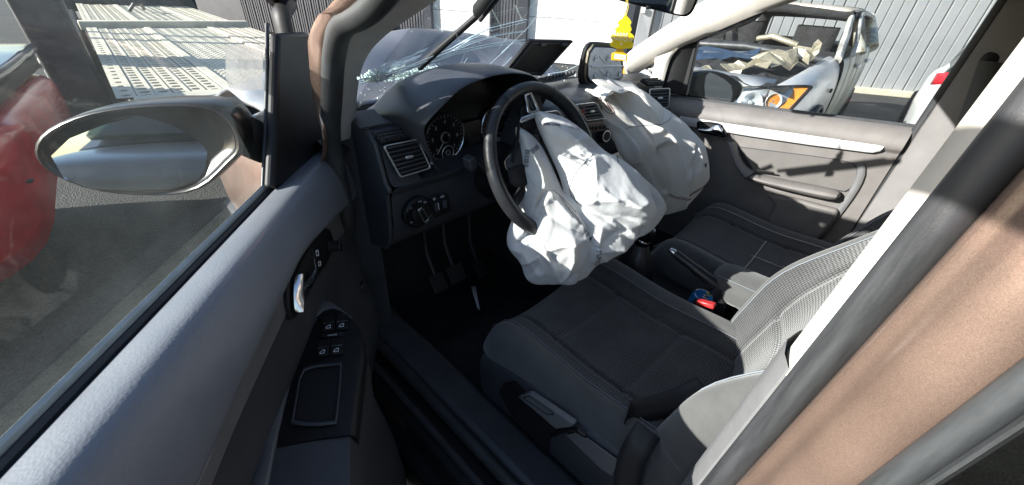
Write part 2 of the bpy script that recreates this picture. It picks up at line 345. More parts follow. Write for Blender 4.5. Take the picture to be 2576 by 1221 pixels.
# ================================================================== SETTING AND OUTSIDE
m, N, L, b = nmat('asphalt')
tc = N.new('ShaderNodeTexCoord'); n1 = N.new('ShaderNodeTexNoise'); n1.inputs['Scale'].default_value = 1.3; n1.inputs['Detail'].default_value = 10; n1.inputs['Roughness'].default_value = .7
n2 = N.new('ShaderNodeTexVoronoi'); n2.inputs['Scale'].default_value = 90
L.new(tc.outputs['Object'], n1.inputs['Vector']); L.new(tc.outputs['Object'], n2.inputs['Vector'])
rp = N.new('ShaderNodeValToRGB'); rp.color_ramp.elements[0].position = .3; rp.color_ramp.elements[0].color = (.03, .03, .029, 1); rp.color_ramp.elements[1].position = .75; rp.color_ramp.elements[1].color = (.08, .078, .073, 1)
L.new(n1.outputs['Fac'], rp.inputs[0]); mx = N.new('ShaderNodeMix'); mx.data_type = 'RGBA'; mx.blend_type = 'MULTIPLY'; mx.inputs[0].default_value = .6
L.new(rp.outputs[0], mx.inputs[6]); sep_ = N.new('ShaderNodeSeparateColor'); L.new(n2.outputs['Color'], sep_.inputs[0]); L.new(sep_.outputs[0], mx.inputs[7]); L.new(mx.outputs[2], b.inputs['Base Color']); b.inputs['Roughness'].default_value = .85
bp = N.new('ShaderNodeBump'); bp.inputs['Strength'].default_value = .6; bp.inputs['Distance'].default_value = .01; L.new(n2.outputs['Distance'], bp.inputs['Height']); L.new(bp.outputs[0], b.inputs['Normal'])
asphalt = m
g = mk('ground', [(-300, -300, 0), (300, -300, 0), (300, 300, 0), (-300, 300, 0)], [(0, 1, 2, 3)], asphalt, smooth=False); setp(g, 'grey asphalt yard', kind='structure')

# ---- warehouse
cladm = mat('grey_cladding', (.34, .34, .345), .5, .2, var=.12, varscale=1.5, bump=('noise', 40, .1, .001))
claddark = mat('dark_cladding', (.075, .077, .085), .5, .2, var=.2, varscale=2)
postm = mat('dark_door_frame', (.03, .033, .042), .5, var=.2, varscale=3)
doorw = mat('white_door_skin', (.83, .82, .79), .55, var=.05, varscale=1.2, bump=('noise', 260, .1, .001))
kerbm = mat('kerb_concrete', (.52, .47, .36), .8, var=.15, varscale=5)
WA = V(7.134, 5.868, 0); wu = V(.51301, -.85838, 0); wn = V(-.85838, -.51301, 0)
wh = empty('warehouse', WA); setp(wh, 'grey clad warehouse with white sectional doors across the yard', 'building')
def W(s, o, z): return wu*s+wn*o+V(0, 0, z)      # local to the warehouse
prism('back_wall', [W(-16, -.3, 0), W(18, -.3, 0), W(18, -.3, 5.2), W(-16, -.3, 5.2)], wn*.2, claddark, wh, smooth=False)
prism('concrete_base', [W(1.2, -.1, 0), W(18, -.1, 0), W(18, -.1, .12), W(1.2, -.1, .12)], wn*.22, kerbm, wh, bevel=.01)
def clad_mesh(name, wd, grooves, m_, hgt=5.0):
    """one vertical cladding sheet: face with folded grooves"""
    xs = [(0, -.05), (.012, 0)]
    for g_ in grooves: xs += [(g_-.014, 0), (g_-.006, -.03), (g_+.006, -.03), (g_+.014, 0)]
    xs += [(wd-.012, 0), (wd, -.05)]
    rows = [[W(x, o, z) for x, o in xs] for z in (.12, hgt)]
    nc = len(xs); me = bpy.data.meshes.new(name); me.from_pydata([tuple(p) for r_ in rows for p in r_], [], grid_faces(2, nc)); me.materials.append(m_)
    return me
cl1 = clad_mesh('cladding_sheet', .57, (.19, .38), cladm); k = 0
for i in range(26):
    o = link('cladding_sheet', cl1, None, wh); o.location = W(1.62+i*.585, 0, 0)
cl2 = clad_mesh('dark_cladding_sheet', .215, (.07, .14), claddark)
for s0, n_ in ((-1.98, 3), (-4.4, 3)):
    for i in range(n_):
        o = link('dark_cladding_sheet', cl2, None, wh); o.location = W(s0+i*.22, 0, 0)
cl3 = clad_mesh('cladding_sheet', .2, (.07, .13), claddark)
for i in range(20):
    o = link('dark_cladding_sheet', cl3, None, wh); o.location = W(-9+i*.22, 0, 0)
for s0, wd in ((-3.70, .2), (-1.39, .24), (1.02, .17), (-1.99-.06, .05), (1.3, .28)):
    box('door_post', W(s0+wd/2, .03, 2.5), (wd, .16, 5), postm if wd != .28 else cladm, wh, rot=Matrix.Rotation(math.atan2(wu.y, wu.x), 3, 'Z'), bevel=.01)
box('meter_box', W(1.36, .16, 1.22), (.07, .07, .1), paintwhite, wh, rot=Matrix.Rotation(math.atan2(wu.y, wu.x), 3, 'Z'))
for nm, s0, s1 in (('sectional_door', -3.49, -2.07), ('sectional_door', -1.14, 1.01)):
    dr = empty(nm, (0, 0, 0), parent=wh)
    for i in range(8):
        z0 = .02+i*.46
        rows = []
        for (o_, z) in ((-.03, z0), (.0, z0+.008), (.0, z0+.22), (-.006, z0+.226), (-.006, z0+.238), (0, z0+.244), (.0, z0+.448), (-.03, z0+.456)):
            rows.append([W(s0, o_, z), W(s1, o_, z)])
        loft('door_panel', rows, doorw, dr, smooth=False)
    box('door_seal', W((s0+s1)/2, .0, .012), (s1-s0, .05, .022), postm, dr, rot=Matrix.Rotation(math.atan2(wu.y, wu.x), 3, 'Z'))
text = box('yellow_notice', W(2.0, .0, 1.42)+wn*.06, (.16, .01, .11), mat('yellow_sign', (.75, .62, .12), .5), wh, rot=Matrix.Rotation(math.atan2(wu.y, wu.x), 3, 'Z'), bevel=0)

# ---- flatbed of the tow truck
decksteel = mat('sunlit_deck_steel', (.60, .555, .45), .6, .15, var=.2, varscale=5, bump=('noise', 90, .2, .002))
tt = empty('tow_truck_bed', (-1.03, 3.0, 0), R_(-2.2)); setp(tt, 'empty steel flatbed of a recovery truck with perforated wheel tracks', 'flatbed')
DZ = .75
def slot_plank(name, wd, ln, pitch, sw, sl, thick=.02, round_=True):
    """steel strip with real slotted holes"""
    n_ = int(ln/pitch); v = []; f = []
    for i in range(n_):
        y0, y1 = i*pitch, (i+1)*pitch; yc = (y0+y1)/2; x0, x1 = 0, wd; xc = wd/2
        out = [(x0, y0), (xc, y0), (x1, y0), (x1, yc), (x1, y1), (xc, y1), (x0, y1), (x0, yc)]
        inn = [(xc-sw/2+sl*.3, yc-sl/2), (xc, yc-sl/2), (xc+sw/2-sl*.3, yc-sl/2), (xc+sw/2, yc), (xc+sw/2-sl*.3, yc+sl/2), (xc, yc+sl/2), (xc-sw/2+sl*.3, yc+sl/2), (xc-sw/2, yc)]
        bs = len(v); v += [(x, y, 0) for x, y in out]+[(x, y, 0) for x, y in inn]+[(x, y, -thick) for x, y in inn]
        for k_ in range(8):
            j = (k_+1) % 8; f += [(bs+k_, bs+j, bs+8+j, bs+8+k_), (bs+8+k_, bs+8+j, bs+16+j, bs+16+k_)]
    me = bpy.data.meshes.new(name); me.from_pydata(v, [], f); me.materials.append(decksteel)
    return me
pl = slot_plank('slotted_track_strip', .082, 4.1, .1, .066, .056)
pl2 = slot_plank('slotted_track_strip', .082, 4.1, .1, .058, .046)
pe = slot_plank('holed_edge_strip', .09, 4.1, .14, .05, .05)
for y0 in (.15, 4.75):
    for i in range(5):
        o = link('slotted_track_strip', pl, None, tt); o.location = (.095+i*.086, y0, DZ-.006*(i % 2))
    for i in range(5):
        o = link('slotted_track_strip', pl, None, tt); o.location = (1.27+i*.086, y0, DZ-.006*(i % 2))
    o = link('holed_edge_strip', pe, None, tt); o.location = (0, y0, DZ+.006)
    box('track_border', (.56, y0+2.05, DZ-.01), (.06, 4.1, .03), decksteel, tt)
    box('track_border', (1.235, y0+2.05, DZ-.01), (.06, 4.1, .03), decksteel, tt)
    # centre tread plate with raised lozenges
    v = []; f = []; xa, xb = .595, 1.2
    v += [(xa, y0, DZ-.012), (xb, y0, DZ-.012), (xb, y0+4.1, DZ-.012), (xa, y0+4.1, DZ-.012)]; f.append((0, 1, 2, 3))
    for iy in range(88):
        for ix in range(13):
            cx, cy = xa+.025+ix*.046+(.023 if iy % 2 else 0), y0+.03+iy*.046; s_ = 1 if (ix+iy) % 2 else -1
            bs = len(v); dx, dy = .013, .006*s_
            v += [(cx-dx, cy-dy, DZ-.012), (cx+dy, cy-.005, DZ-.012), (cx+dx, cy+dy, DZ-.012), (cx-dy, cy+.005, DZ-.012), (cx, cy, DZ-.004)]
            f += [(bs, bs+1, bs+4), (bs+1, bs+2, bs+4), (bs+2, bs+3, bs+4), (bs+3, bs, bs+4)]
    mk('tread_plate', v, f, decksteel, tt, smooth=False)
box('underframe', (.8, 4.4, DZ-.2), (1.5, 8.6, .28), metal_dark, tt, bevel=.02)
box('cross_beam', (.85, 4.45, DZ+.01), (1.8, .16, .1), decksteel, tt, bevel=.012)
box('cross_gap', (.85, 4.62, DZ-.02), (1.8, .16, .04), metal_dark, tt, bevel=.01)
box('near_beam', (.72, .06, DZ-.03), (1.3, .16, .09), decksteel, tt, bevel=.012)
box('black_side_rail', (-.20, 5.2, .36), (.30, 6.6, .64), metal_dark, tt, bevel=.03)
box('rail_edge', (-.36, 5.2, .69), (.025, 6.6, .03), decksteel, tt, bevel=.004)
for y_ in (3.4, 6.6):
    lathe('wheel', (-.36, y_, .36), (1, 0, 0), [(.2, 0), (.36, .02), (.36, .2), (.2, .22)], rubber, tt, 28)
tube('tie_down_hook', [(.62, 6.9, DZ+.02), (.7, 6.8, DZ+.12), (.8, 6.95, DZ+.14), (.84, 7.2, DZ+.03)], .025, metal_dark, tt)
box('headboard', (.85, 9.3, 1.5), (2.2, .2, 1.8), metal_dark, tt, bevel=.03)
# two stakes whose long shadows lie across the deck
box('black_locker', (-.18, 1.75, .84), (.27, .45, 1.55), metal_dark, tt, bevel=.02)
for y_, x_ in ((3.3, -.30), (3.9, -.30)):
    tube('stake', [(x_, y_, .6), (x_-.02, y_+.05, 1.9)], .06, metal_dark, tt)

# ---- generic car body from sections (u along length from the front, v across, z up)
def car_body(name, secs, m_, parent, n_side=6):
    """secs: (u, half width, z bottom, z top, top flatness)"""
    rows = []
    for u_, hw, zb, zt in secs:
        r_ = []
        for (kx, kz) in ((.86, 0), (.98, .12), (1., .35), (1., .6), (.985, .8), (.94, .93), (.85, .99), (.45, 1.03)):
            r_.append((kx*hw, zb+(zt-zb)*kz))
        full = [(-x, z) for x, z in r_]+[(x, z) for x, z in reversed(r_)]
        rows.append([V(u_, x, z) for x, z in full])
    return loft(name, rows, m_, parent, caps=True, sub=2)
def wheel_at(parent, u_, v_, r_=.31, side=-1, rim=alu, rusty=False):
    wl = lathe('wheel', (u_, v_, r_), (0, side, 0), [(r_*.62, 0), (r_*.93, 0), (r_, .03), (r_, .17), (r_*.93, .2), (r_*.66, .205), (r_*.64, .18)], rubber, parent, 32)
    lathe('rim', (u_, v_, r_), (0, side, 0), [(r_*.12, .2), (r_*.3, .185), (r_*.6, .175), (r_*.64, .195), (r_*.62, .1)], rim, wl, 32)
    return wl

# ---- burnt silver hatchback
scorch, N, L, b = nmat('scorched_silver')
tc = N.new('ShaderNodeTexCoord'); n1 = N.new('ShaderNodeTexNoise'); n1.inputs['Scale'].default_value = 2.2; n1.inputs['Detail'].default_value = 12; n1.inputs['Roughness'].default_value = .72; n1.inputs['Distortion'].default_value = .6
mp = N.new('ShaderNodeMapping'); mp.inputs['Scale'].default_value = (1.6, 1, .45); L.new(tc.outputs['Object'], mp.inputs[0]); L.new(mp.outputs[0], n1.inputs['Vector'])
rp = N.new('ShaderNodeValToRGB'); e = rp.color_ramp.elements
e[0].position = .36; e[0].color = (.03, .028, .025, 1); e[1].position = .66; e[1].color = (.55, .56, .55, 1)
e2 = e.new(.44); e2.color = (.17, .14, .09, 1); e3 = e.new(.52); e3.color = (.33, .35, .32, 1)
L.new(n1.outputs['Fac'], rp.inputs[0]); L.new(rp.outputs[0], b.inputs['Base Color']); b.inputs['Roughness'].default_value = .55; b.inputs['Metallic'].default_value = .15
char = mat('charred_black', (.012, .012, .013), .9, var=.6, varscale=10, bump=('noise', 30, .6, .02))
tinbeige = mat('burnt_bare_sheet', (.30, .265, .195), .45, .45, var=.4, varscale=6, bump=('noise', 18, .5, .02))
whiteash = mat('ash_white_pillar', (.36, .345, .32), .7, .1, var=.55, varscale=7)
dc = empty('burnt_hatchback', (2.5, 1.33, 0)); setp(dc, 'burnt out silver hatchback with torn bonnet and missing glass', 'car')
secs = [(-.02, .52, .34, .66), (.06, .68, .27, .74), (.22, .79, .24, .82), (.5, .85, .22, .93), (.9, .875, .22, 1.0), (1.3, .88, .22, 1.04), (2.2, .885, .22, 1.06), (3.2, .885, .24, 1.08), (3.8, .85, .27, 1.08), (4.05, .76, .34, 1.0)]
# side shells (open top), each side its own panels
def shell(side):
    rows = []
    for u_, hw, zb, zt in [(.10, .66, .26, .80), (.22, .775, .24, .885), (.36, .83, .23, .93), (.55, .86, .22, .965), (.8, .877, .22, .995), (1.1, .882, .22, 1.015), (1.32, .885, .22, 1.035)]:
        rows.append([V(u_, side*hw*k_, zb+(zt-zb)*q_) for k_, q_ in ((.9, 0), (1, .1), (1.005, .35), (1.0, .6), (.985, .78), (.95, .92), (.885, 1.0), (.80, 1.02), (.78, .98))])
    return rows
for side in (-1, 1):
    loft('front_fender', shell(side), silverpaint if side < 0 else scorch, dc, sub=2)
    for nm, ua, ub in (('front_door', 1.335, 2.30), ('rear_door', 2.315, 3.15), ('rear_quarter', 3.165, 4.05)):
        rows = []
        for u_ in np.linspace(ua, ub, 6):
            hw = .885-(.1*max(0, u_-3.3)/.75 if u_ > 3.3 else 0); zt = 1.035+.03*(u_-1.3)
            rows.append([V(u_, side*hw*k_, .22+(zt-.22)*q_) for k_, q_ in ((.93, 0), (1., .1), (.985, .16), (1.005, .3), (1.012, .55), (1.0, .75), (.985, .9), (.955, .985), (.93, 1.0), (.92, .9))])
        dd = loft(nm, rows, scorch, dc, sub=1)
        if nm != 'rear_quarter': box('door_handle', (ub-.14, side*.905, .93), (.2, .03, .035), silverpaint, dd, bevel=.01)
    # pillars
    ap = smooth_path([V(1.28, side*.80, 1.02), V(1.7, side*.73, 1.21), V(2.12, side*.66, 1.355), V(2.5, side*.64, 1.40)], 5)
    tube('windscreen_pillar', ap, [.045]*5+[.04]*5+[.036]*6, whiteash if side < 0 else char, dc, squash=.7)
    tube('centre_pillar', [V(2.30, side*.85, 1.03), V(2.38, side*.75, 1.24), V(2.42, side*.68, 1.38)], [.06, .05, .04], scorch if side < 0 else char, dc)
    tube('rear_pillar', [V(3.2, side*.85, 1.06), V(3.42, side*.76, 1.24), V(3.3, side*.69, 1.38)], [.08, .06, .045], scorch if side < 0 else char, dc)
    tube('window_surround', smooth_path([V(1.62, side*.86, 1.05), V(1.82, side*.82, 1.17), V(2.1, side*.75, 1.31), V(2.45, side*.70, 1.385), V(3.0, side*.70, 1.395), V(3.35, side*.74, 1.34), V(3.45, side*.82, 1.17)], 4), .02, whiteash, dc)
    for u_ in (.72, 3.35): wheel_at(dc, u_, side*.69, .3, side, metal_dark)
rows = []
for u_ in np.linspace(2.05, 3.9, 9):
    hw = .69-.02*(u_-2.0); z_ = 1.40+.015*math.sin((u_-2)*1.7)
    rows.append([V(u_, y_*hw, z_+.03*(1-y_*y_)+.01*noise.noise(V(u_*3, y_*3, 1))) for y_ in np.linspace(-1, 1, 9)])
roofm = mat('scorched_roof', (.42, .36, .3), .5, .2, var=.5, varscale=2.5)
loft('roof', rows, roofm, dc, solid=.05, sub=1)
rows = [[V(.0, y_*.55, .34), V(-.05, y_*.58, .5), V(.02, y_*.6, .66), V(.1, y_*.62, .78)] for y_ in np.linspace(-1, 1, 7)]
loft('front_bumper', rows, silverpaint, dc, sub=1)
box('grille', (-.03, 0, .62), (.06, .8, .16), char, dc, bevel=.02)
loft('floor_pan', [[V(u_, y_*.84, .3) for y_ in (-1, 0, 1)] for u_ in (.1, 2, 4)], char, dc)
# charred engine bay, dash and cabin
rows = []
for u_ in np.linspace(.12, 1.35, 16):
    rows.append([V(u_, y_*.70, .86+.1*(u_/1.3)+.05*noise.noise(V(u_*5, y_*4, 3))+.03*noise.noise(V(u_*14, y_*12, 5))) for y_ in np.linspace(-1, 1, 18)])
loft('charred_engine_bay', rows, char, dc, smooth=False)
box('firewall', (1.36, 0, .72), (.1, 1.66, .7), char, dc, bevel=.03)
for y_ in (-.38, .38):
    s_ = loft('burnt_seat_frame', [[V(2.2+.10*z_+.05*a_, y_+x_*.2, .5+z_*.75) for x_ in (-1, -.5, .5, 1)] for z_, a_ in ((0, 0), (.5, 1), (.9, 1), (1, .6))], char, dc, solid=.08)
loft('burnt_bench', [[V(3.1+.1*z_, y_*.6, .5+z_*.55) for y_ in (-1, 0, 1)] for z_ in (0, .5, 1)], char, dc, solid=.1)
box('tailgate_lower', (3.98, 0, .75), (.1, 1.5, .62), scorch, dc, bevel=.04)
tube('tailgate_frame', smooth_path([V(3.98, -.62, 1.05), V(3.85, -.57, 1.32), V(3.8, -.4, 1.385), V(3.8, .4, 1.385), V(3.85, .57, 1.32), V(3.98, .62, 1.05)], 5), .085, char, dc)
tube('roof_header', [V(2.12, -.66, 1.375), V(2.06, 0, 1.40), V(2.12, .66, 1.375)], .045, char, dc)
for s_ in (-1, 1): tube('roof_rail', [V(2.12, s_*.66, 1.37), V(2.9, s_*.67, 1.385), V(3.85, s_*.6, 1.36)], .04, char, dc)
box('charred_dash', (1.5, 0, .98), (.4, 1.5, .16), char, dc, bevel=.05)
tube('scuttle_beam', [V(1.3, -.8, 1.0), V(1.22, 0, 1.05), V(1.3, .8, 1.0)], .035, metal_dark, dc)
tube('steering_remains', [V(1.75, -.35, 1.08), V(1.72, -.1, 1.14), V(1.78, .05, 1.1)], .03, tinbeige, dc)
# torn bonnet pieces
def crumple_sheet(name, quad, m_, parent, nu=14, nv=10, amp=.06, seed=0, th=.006):
    rows = []
    nrm = (quad[1]-quad[0]).cross(quad[3]-quad[0]).normalized()
    for j in range(nv+1):
        r_ = []
        for i in range(nu+1):
            p = quad_pt(quad, i/nu, j/nv); q_ = V(p.x*3.2+seed, p.y*3.2, p.z*3.2)
            h = amp*(abs(noise.noise(q_*1.2))*2.2+.5*noise.noise(q_*2.7)-.5)
            e_ = .03*noise.noise(V(p.x*9+seed, p.y*9, 2))*(1 if i in (0, nu) or j in (0, nv) else 0)
            r_.append(p+nrm*h+V(e_, e_, 0))
        rows.append(r_)
    return loft(name, rows, m_, parent, solid=th, sharp=25)
def torn_sheet(name, quad, m_, parent, nu=4, nv=3, amp=.07, seed=0):
    """ripped panel: flat facets, sharp creases and a ragged edge"""
    rg = random.Random(seed); nrm = (quad[1]-quad[0]).cross(quad[3]-quad[0]).normalized(); e1 = (quad[1]-quad[0])/nu; e2 = (quad[3]-quad[0])/nv; v_ = []; f_ = []
    for j in range(nv+1):
        for i in range(nu+1):
            edge = i in (0, nu) or j in (0, nv); k_ = .45 if edge else .3
            v_.append(quad_pt(quad, i/nu, j/nv)+e1*rg.uniform(-k_, k_)+e2*rg.uniform(-k_, k_)+nrm*amp*rg.uniform(-.6, 1))
    for j in range(nv):
        for i in range(nu):
            a_ = j*(nu+1)+i; t_ = [(a_, a_+1, a_+nu+2), (a_, a_+nu+2, a_+nu+1)] if rg.random() < .5 else [(a_, a_+1, a_+nu+1), (a_+1, a_+nu+2, a_+nu+1)]
            if not (rg.random() < .10 and (i in (0, nu-1) or j in (0, nv-1))): f_ += t_
    return mk(name, v_, f_, m_, parent, smooth=False, solid=.006)
def dg(x, y): return ((2700+x/2.442)*.629, (y/2.442)*.629)
def Dl(c, x): return U(dg(*c), 'x', x)-V(2.5, 1.33, 0)
torn_sheet('torn_bonnet', [Dl((760, 520), 3.3), Dl((1190, 480), 3.3), Dl((1290, 630), 3.25), Dl((900, 640), 3.0)], tinbeige, dc, seed=1, amp=0.05)
torn_sheet('torn_bonnet', [Dl((1180, 480), 3.35), Dl((1430, 405), 3.4), Dl((1420, 500), 3.35), Dl((1300, 635), 3.2)], tinbeige, dc, seed=4, amp=0.035)
torn_sheet('torn_bonnet', [Dl((450, 650), 3.0), Dl((700, 590), 3.05), Dl((955, 620), 3.0), Dl((620, 760), 2.8)], tinbeige, dc, seed=9, amp=0.06)
torn_sheet('bonnet_rear_edge', [Dl((180, 460), 3.5), Dl((900, 490), 3.6), Dl((800, 570), 3.4), Dl((170, 560), 3.3)], bluepaint, dc, seed=12, amp=0.04)
torn_sheet('slam_panel', [Dl((130, 640), 2.8), Dl((320, 650), 2.85), Dl((560, 740), 2.75), Dl((140, 700), 2.7)], tinbeige, dc, seed=15, amp=0.03)
rows = [[V(.08+.10*a_, y_*.58, .80+.05*a_) for a_ in (0, 1, 2)] for y_ in np.linspace(-1, 1, 7)]
loft('radiator_cover', rows, silverpaint, dc, solid=.02)
# headlight: bowl reflectors behind a clear lens
lampsil = mat('lamp_reflector', (.82, .84, .86), .2, .45); amber = mat('amber_lens', (.85, .30, .03), .2, 0, var=.3, varscale=14); lens = glass('lamp_lens', (.95, .97, .97), .02)
for side in (-1, 1):
    qd = [V(.02, side*.34, .83), V(.32, side*.81, .90), V(.13, side*.745, .68), V(-.035, side*.40, .645)]
    nr = V(-1, side*.75, .1).normalized()
    base = loft('headlight', [[quad_pt(qd, i/8, j/6)-nr*.02 for i in range(9)] for j in range(7)], lampsil, dc)
    for (uu, vv, rr) in ((.30, .55, .085), (.63, .5, .062)):
        c_ = quad_pt(qd, uu, vv)-nr*.015
        lathe('reflector_bowl', c_, nr, [(rr*.25, 0), (rr*.6, .012), (rr, .05), (rr*.96, .052), (rr*.55, .02), (rr*.2, .018), (rr*.16, .04)], lampsil, base, 20)
    qa = [quad_pt(qd, .82, .0), quad_pt(qd, 1, 0), quad_pt(qd, 1, 1), quad_pt(qd, .84, 1)]
    loft('amber_reflector', [[quad_pt(qa, i/4, j/4)-nr*.005 for i in range(5)] for j in range(5)], amber, base)
    lathe('amber_reflector', quad_pt(qd, .63, .5)-nr*.005, nr, [(.02, 0), (.05, .012), (.054, .03)], amber, base, 16)
    loft('lens', [[quad_pt(qd, i/8, j/6)+nr*(.05*math.sin(math.pi*min(max(i/8, .02), .98))**.5*math.sin(math.pi*min(max(j/6, .05), .95))**.5) for i in range(9)] for j in range(7)], lens, base)
    frame_ring('headlight_surround', rrect([p+nr*.0 for p in inset(qd, -.07)], .12), rrect(qd, .12), nr*.025, black, dc)
tube('wheel_arch', smooth_path([V(.36, -.875, .36), V(.42, -.882, .56), V(.60, -.887, .68), V(.82, -.889, .68), V(1.0, -.888, .56), V(1.06, -.885, .36)], 5), .02, metal_dark, dc)
prism('wheel_well', [V(.72+.33*math.cos(a_), -.893, .33+.34*math.sin(a_)) for a_ in np.linspace(-.3, math.pi+.3, 18)], (0, .03, 0), char, dc)
for side in (-1,): box('side_repeater', (1.0, side*.885, .8), (.05, .02, .035), black, dc, bevel=.006)

# ---- white car whose rear corner shows behind the pillar
wc = empty('white_car', (3.25, -1.02, 0)); setp(wc, 'white car showing only a rounded rear corner and red tail light', 'car')
car_body('body', [(-.1, .62, .35, .72), (0, .80, .28, .85), (.2, .86, .25, .93), (1.2, .87, .25, 1.0), (3., .87, .25, .98), (3.8, .8, .3, .8), (4.0, .6, .4, .7)], whitepaint, wc)
rows = []
for u_, hw, z_ in ((.0, .72, 1.0), (.25, .70, 1.22), (.6, .68, 1.42), (1.2, .66, 1.48), (2., .66, 1.46), (2.6, .68, 1.25), (3., .72, 1.0)):
    rows.append([V(u_, -hw-.06, .9), V(u_, -hw, z_-.05), V(u_, -hw*.8, z_), V(u_, 0, z_+.03), V(u_, hw*.8, z_), V(u_, hw, z_-.05), V(u_, hw+.06, .9)])
loft('cabin', rows, whitepaint, wc, sub=1)
tl = loft('tail_light', [[V(.02+.16*i/4, .80+.06*math.sin(i/4*1.5), .99-.03*i/4+z_) for i in range(5)] for z_ in (0, .04, .08)], mat('tail_red', (.5, .02, .03), .12, var=.2, varscale=20), wc, solid=.03)
prism('quarter_window', [V(.16, .835, .97), V(.62, .80, .99), V(.60, .735, 1.24), V(.34, .75, 1.16)], (-.01, .03, 0), glass_dark, wc)
prism('rear_window', [V(.05, -.55, 1.08), V(.05, .62, 1.08), V(.3, .58, 1.33), V(.3, -.5, 1.33)], (-.03, 0, .015), glass_dark, wc)
prism('side_window', [V(.45, .765, 1.02), V(1.6, .765, 1.04), V(1.5, .70, 1.36), V(.75, .70, 1.34)], (0, .02, 0), glass_dark, wc)
for u_ in (.75, 3.2):
    for s_ in (-1, 1): wheel_at(wc, u_, s_*.68, .3, s_)

# ---- red car left of the flatbed, its corner toward the open door
rc = empty('red_car', (-1.31, 2.95, 0), R_(172)); setp(rc, 'damaged red car with dark bonnet beside the flatbed', 'car')
rows = []
for u_, hw, zb_, zt in [(-.02, .55, .62, .84), (.03, .66, .42, .885), (.14, .74, .30, .90), (.3, .79, .24, .91), (.6, .82, .2, .92), (1.2, .84, .2, .94), (3.2, .84, .22, .97), (4.1, .7, .3, .85)]:
    r_ = [(kx*hw, zb_+(zt-zb_)*kz) for kx, kz in ((.84, 0), (.95, .12), (.985, .35), (1.0, .55), (1.01, .72), (.97, .86), (.9, .93), (.5, .95))]
    rows.append([V(u_, x, z) for x, z in [(-x, z) for x, z in r_]+[(x, z) for x, z in reversed(r_)]])
loft('body', rows, redpaint, rc, caps=True, sub=1, sharp=25)
tube('bumper_gap', [V(.16, -.755, .66), V(.02, -.60, .64), V(-.03, 0, .63), V(.02, .60, .64), V(.16, .755, .66)], .010, black, rc)
prism('number_plate', [V(-.035, -.26, .46), V(-.035, .26, .46), V(-.03, .26, .57), V(-.03, -.26, .57)], (-.02, 0, 0), paintwhite, rc)
loft('bonnet_gap', [[V(u_, x*.72, .90) for x in (-1, 0, 1)] for u_ in (.05, 1.25)], black, rc, solid=.07)
loft('bonnet', [[V(u_+.05*(1-x*x)*-1, x*(.70+.06*min(1, u_/.4)), .965+.03*(1-x*x)+.02*u_+.01*noise.noise(V(x*4, u_*4, 8))) for x in np.linspace(-1, 1, 13)] for u_ in np.linspace(.02, 1.28, 10)], bluepaint, rc, solid=.045, bevel=.018, seg=3)
for s_ in (-1, 1):
    tube('windscreen_pillar', [V(1.25, s_*.78, .95), V(2.1, s_*.64, 1.40)], .045, redpaint, rc)
    lathe('door_mirror', (1.6, s_*.93, 1.06), (-1, s_*.3, 0), [(.04, -.06), (.09, -.04), (.11, 0), (.105, .03), (.07, .05)], black, rc, 16)
    for u_ in (.85, 3.3): wheel_at(rc, u_, s_*.66, .3, s_)
    hl = loft('headlight', [[V(.05+.20*(i/4)**2, s_*(.38+.34*i/4), .60+.13*j/3+.05*i/4) for i in range(5)] for j in range(4)], lampsil, rc, solid=.03)
    tube('side_trim_line', [V(.25, s_*.80, .60), V(1.0, s_*.845, .62), V(3.2, s_*.855, .64)], .012, black, rc)
loft('windscreen', [[V(1.28, x*.74, .97), V(2.06, x*.62, 1.38)] for x in (-1, 0, 1)], glass_dark, rc, solid=.006)
loft('roof', [[V(u_, x*.66, 1.40+.03*(1-x*x)) for x in np.linspace(-1, 1, 5)] for u_ in (2.05, 2.8, 3.5)], redpaint, rc, solid=.05)
loft('cabin_side', [[V(1.3, s_*.78, .95), V(2.1, s_*.66, 1.40), V(3.4, s_*.66, 1.40), V(3.9, s_*.78, .97)] for s_ in (-1, 1)][:1]+[[V(1.3, -.79, .94), V(2.1, -.67, 1.39), V(3.4, -.67, 1.39), V(3.9, -.79, .96)]], glass_dark, rc)

# ---- dark van standing behind the open door (the door mirror looks at it)
dv = empty('dark_van', (-3.9, -0.9, 0), R_(-118)); setp(dv, 'dark panel van reflected in the driver door mirror', 'van')
vanm = paint('van_dark_paint', (.022, .026, .034), flake=.1, metal=.1, rough=.3)
car_body('body', [(-.05, .75, .4, 1.0), (.05, .9, .3, 1.08), (.6, .96, .28, 1.18), (1.1, .97, .28, 1.22), (4.6, .97, .3, 1.22), (4.7, .9, .35, 1.2)], vanm, dv)
loft('cabin', [[V(u_, -.93, 1.15), V(u_, -.84, z_), V(u_, 0, z_+.05), V(u_, .84, z_), V(u_, .93, 1.15)] for u_, z_ in ((.8, 1.2), (1.3, 1.7), (1.7, 2.05), (2.2, 2.15), (4.6, 2.15), (4.68, 1.25))], vanm, dv, sub=1)
prism('windscreen', [V(.82, -.76, 1.26), V(.82, .76, 1.26), V(1.45, .68, 1.86), V(1.45, -.68, 1.86)], (-.05, 0, .04), glass_dark, dv)
for s_ in (-1, 1):
    prism('side_window', [V(1.3, s_*.93, 1.26), V(2.1, s_*.93, 1.26), V(2.1, s_*.87, 1.8), V(1.6, s_*.87, 1.8)], (0, s_*.02, 0), glass_dark, dv)
    loft('headlight', [[V(-.02+.2*(i/4)**2, s_*(.46+.36*i/4), .80+.16*j/3) for i in range(5)] for j in range(4)], lampsil, dv, solid=.03)
    for u_ in (.9, 3.8): wheel_at(dv, u_, s_*.76, .34, s_)
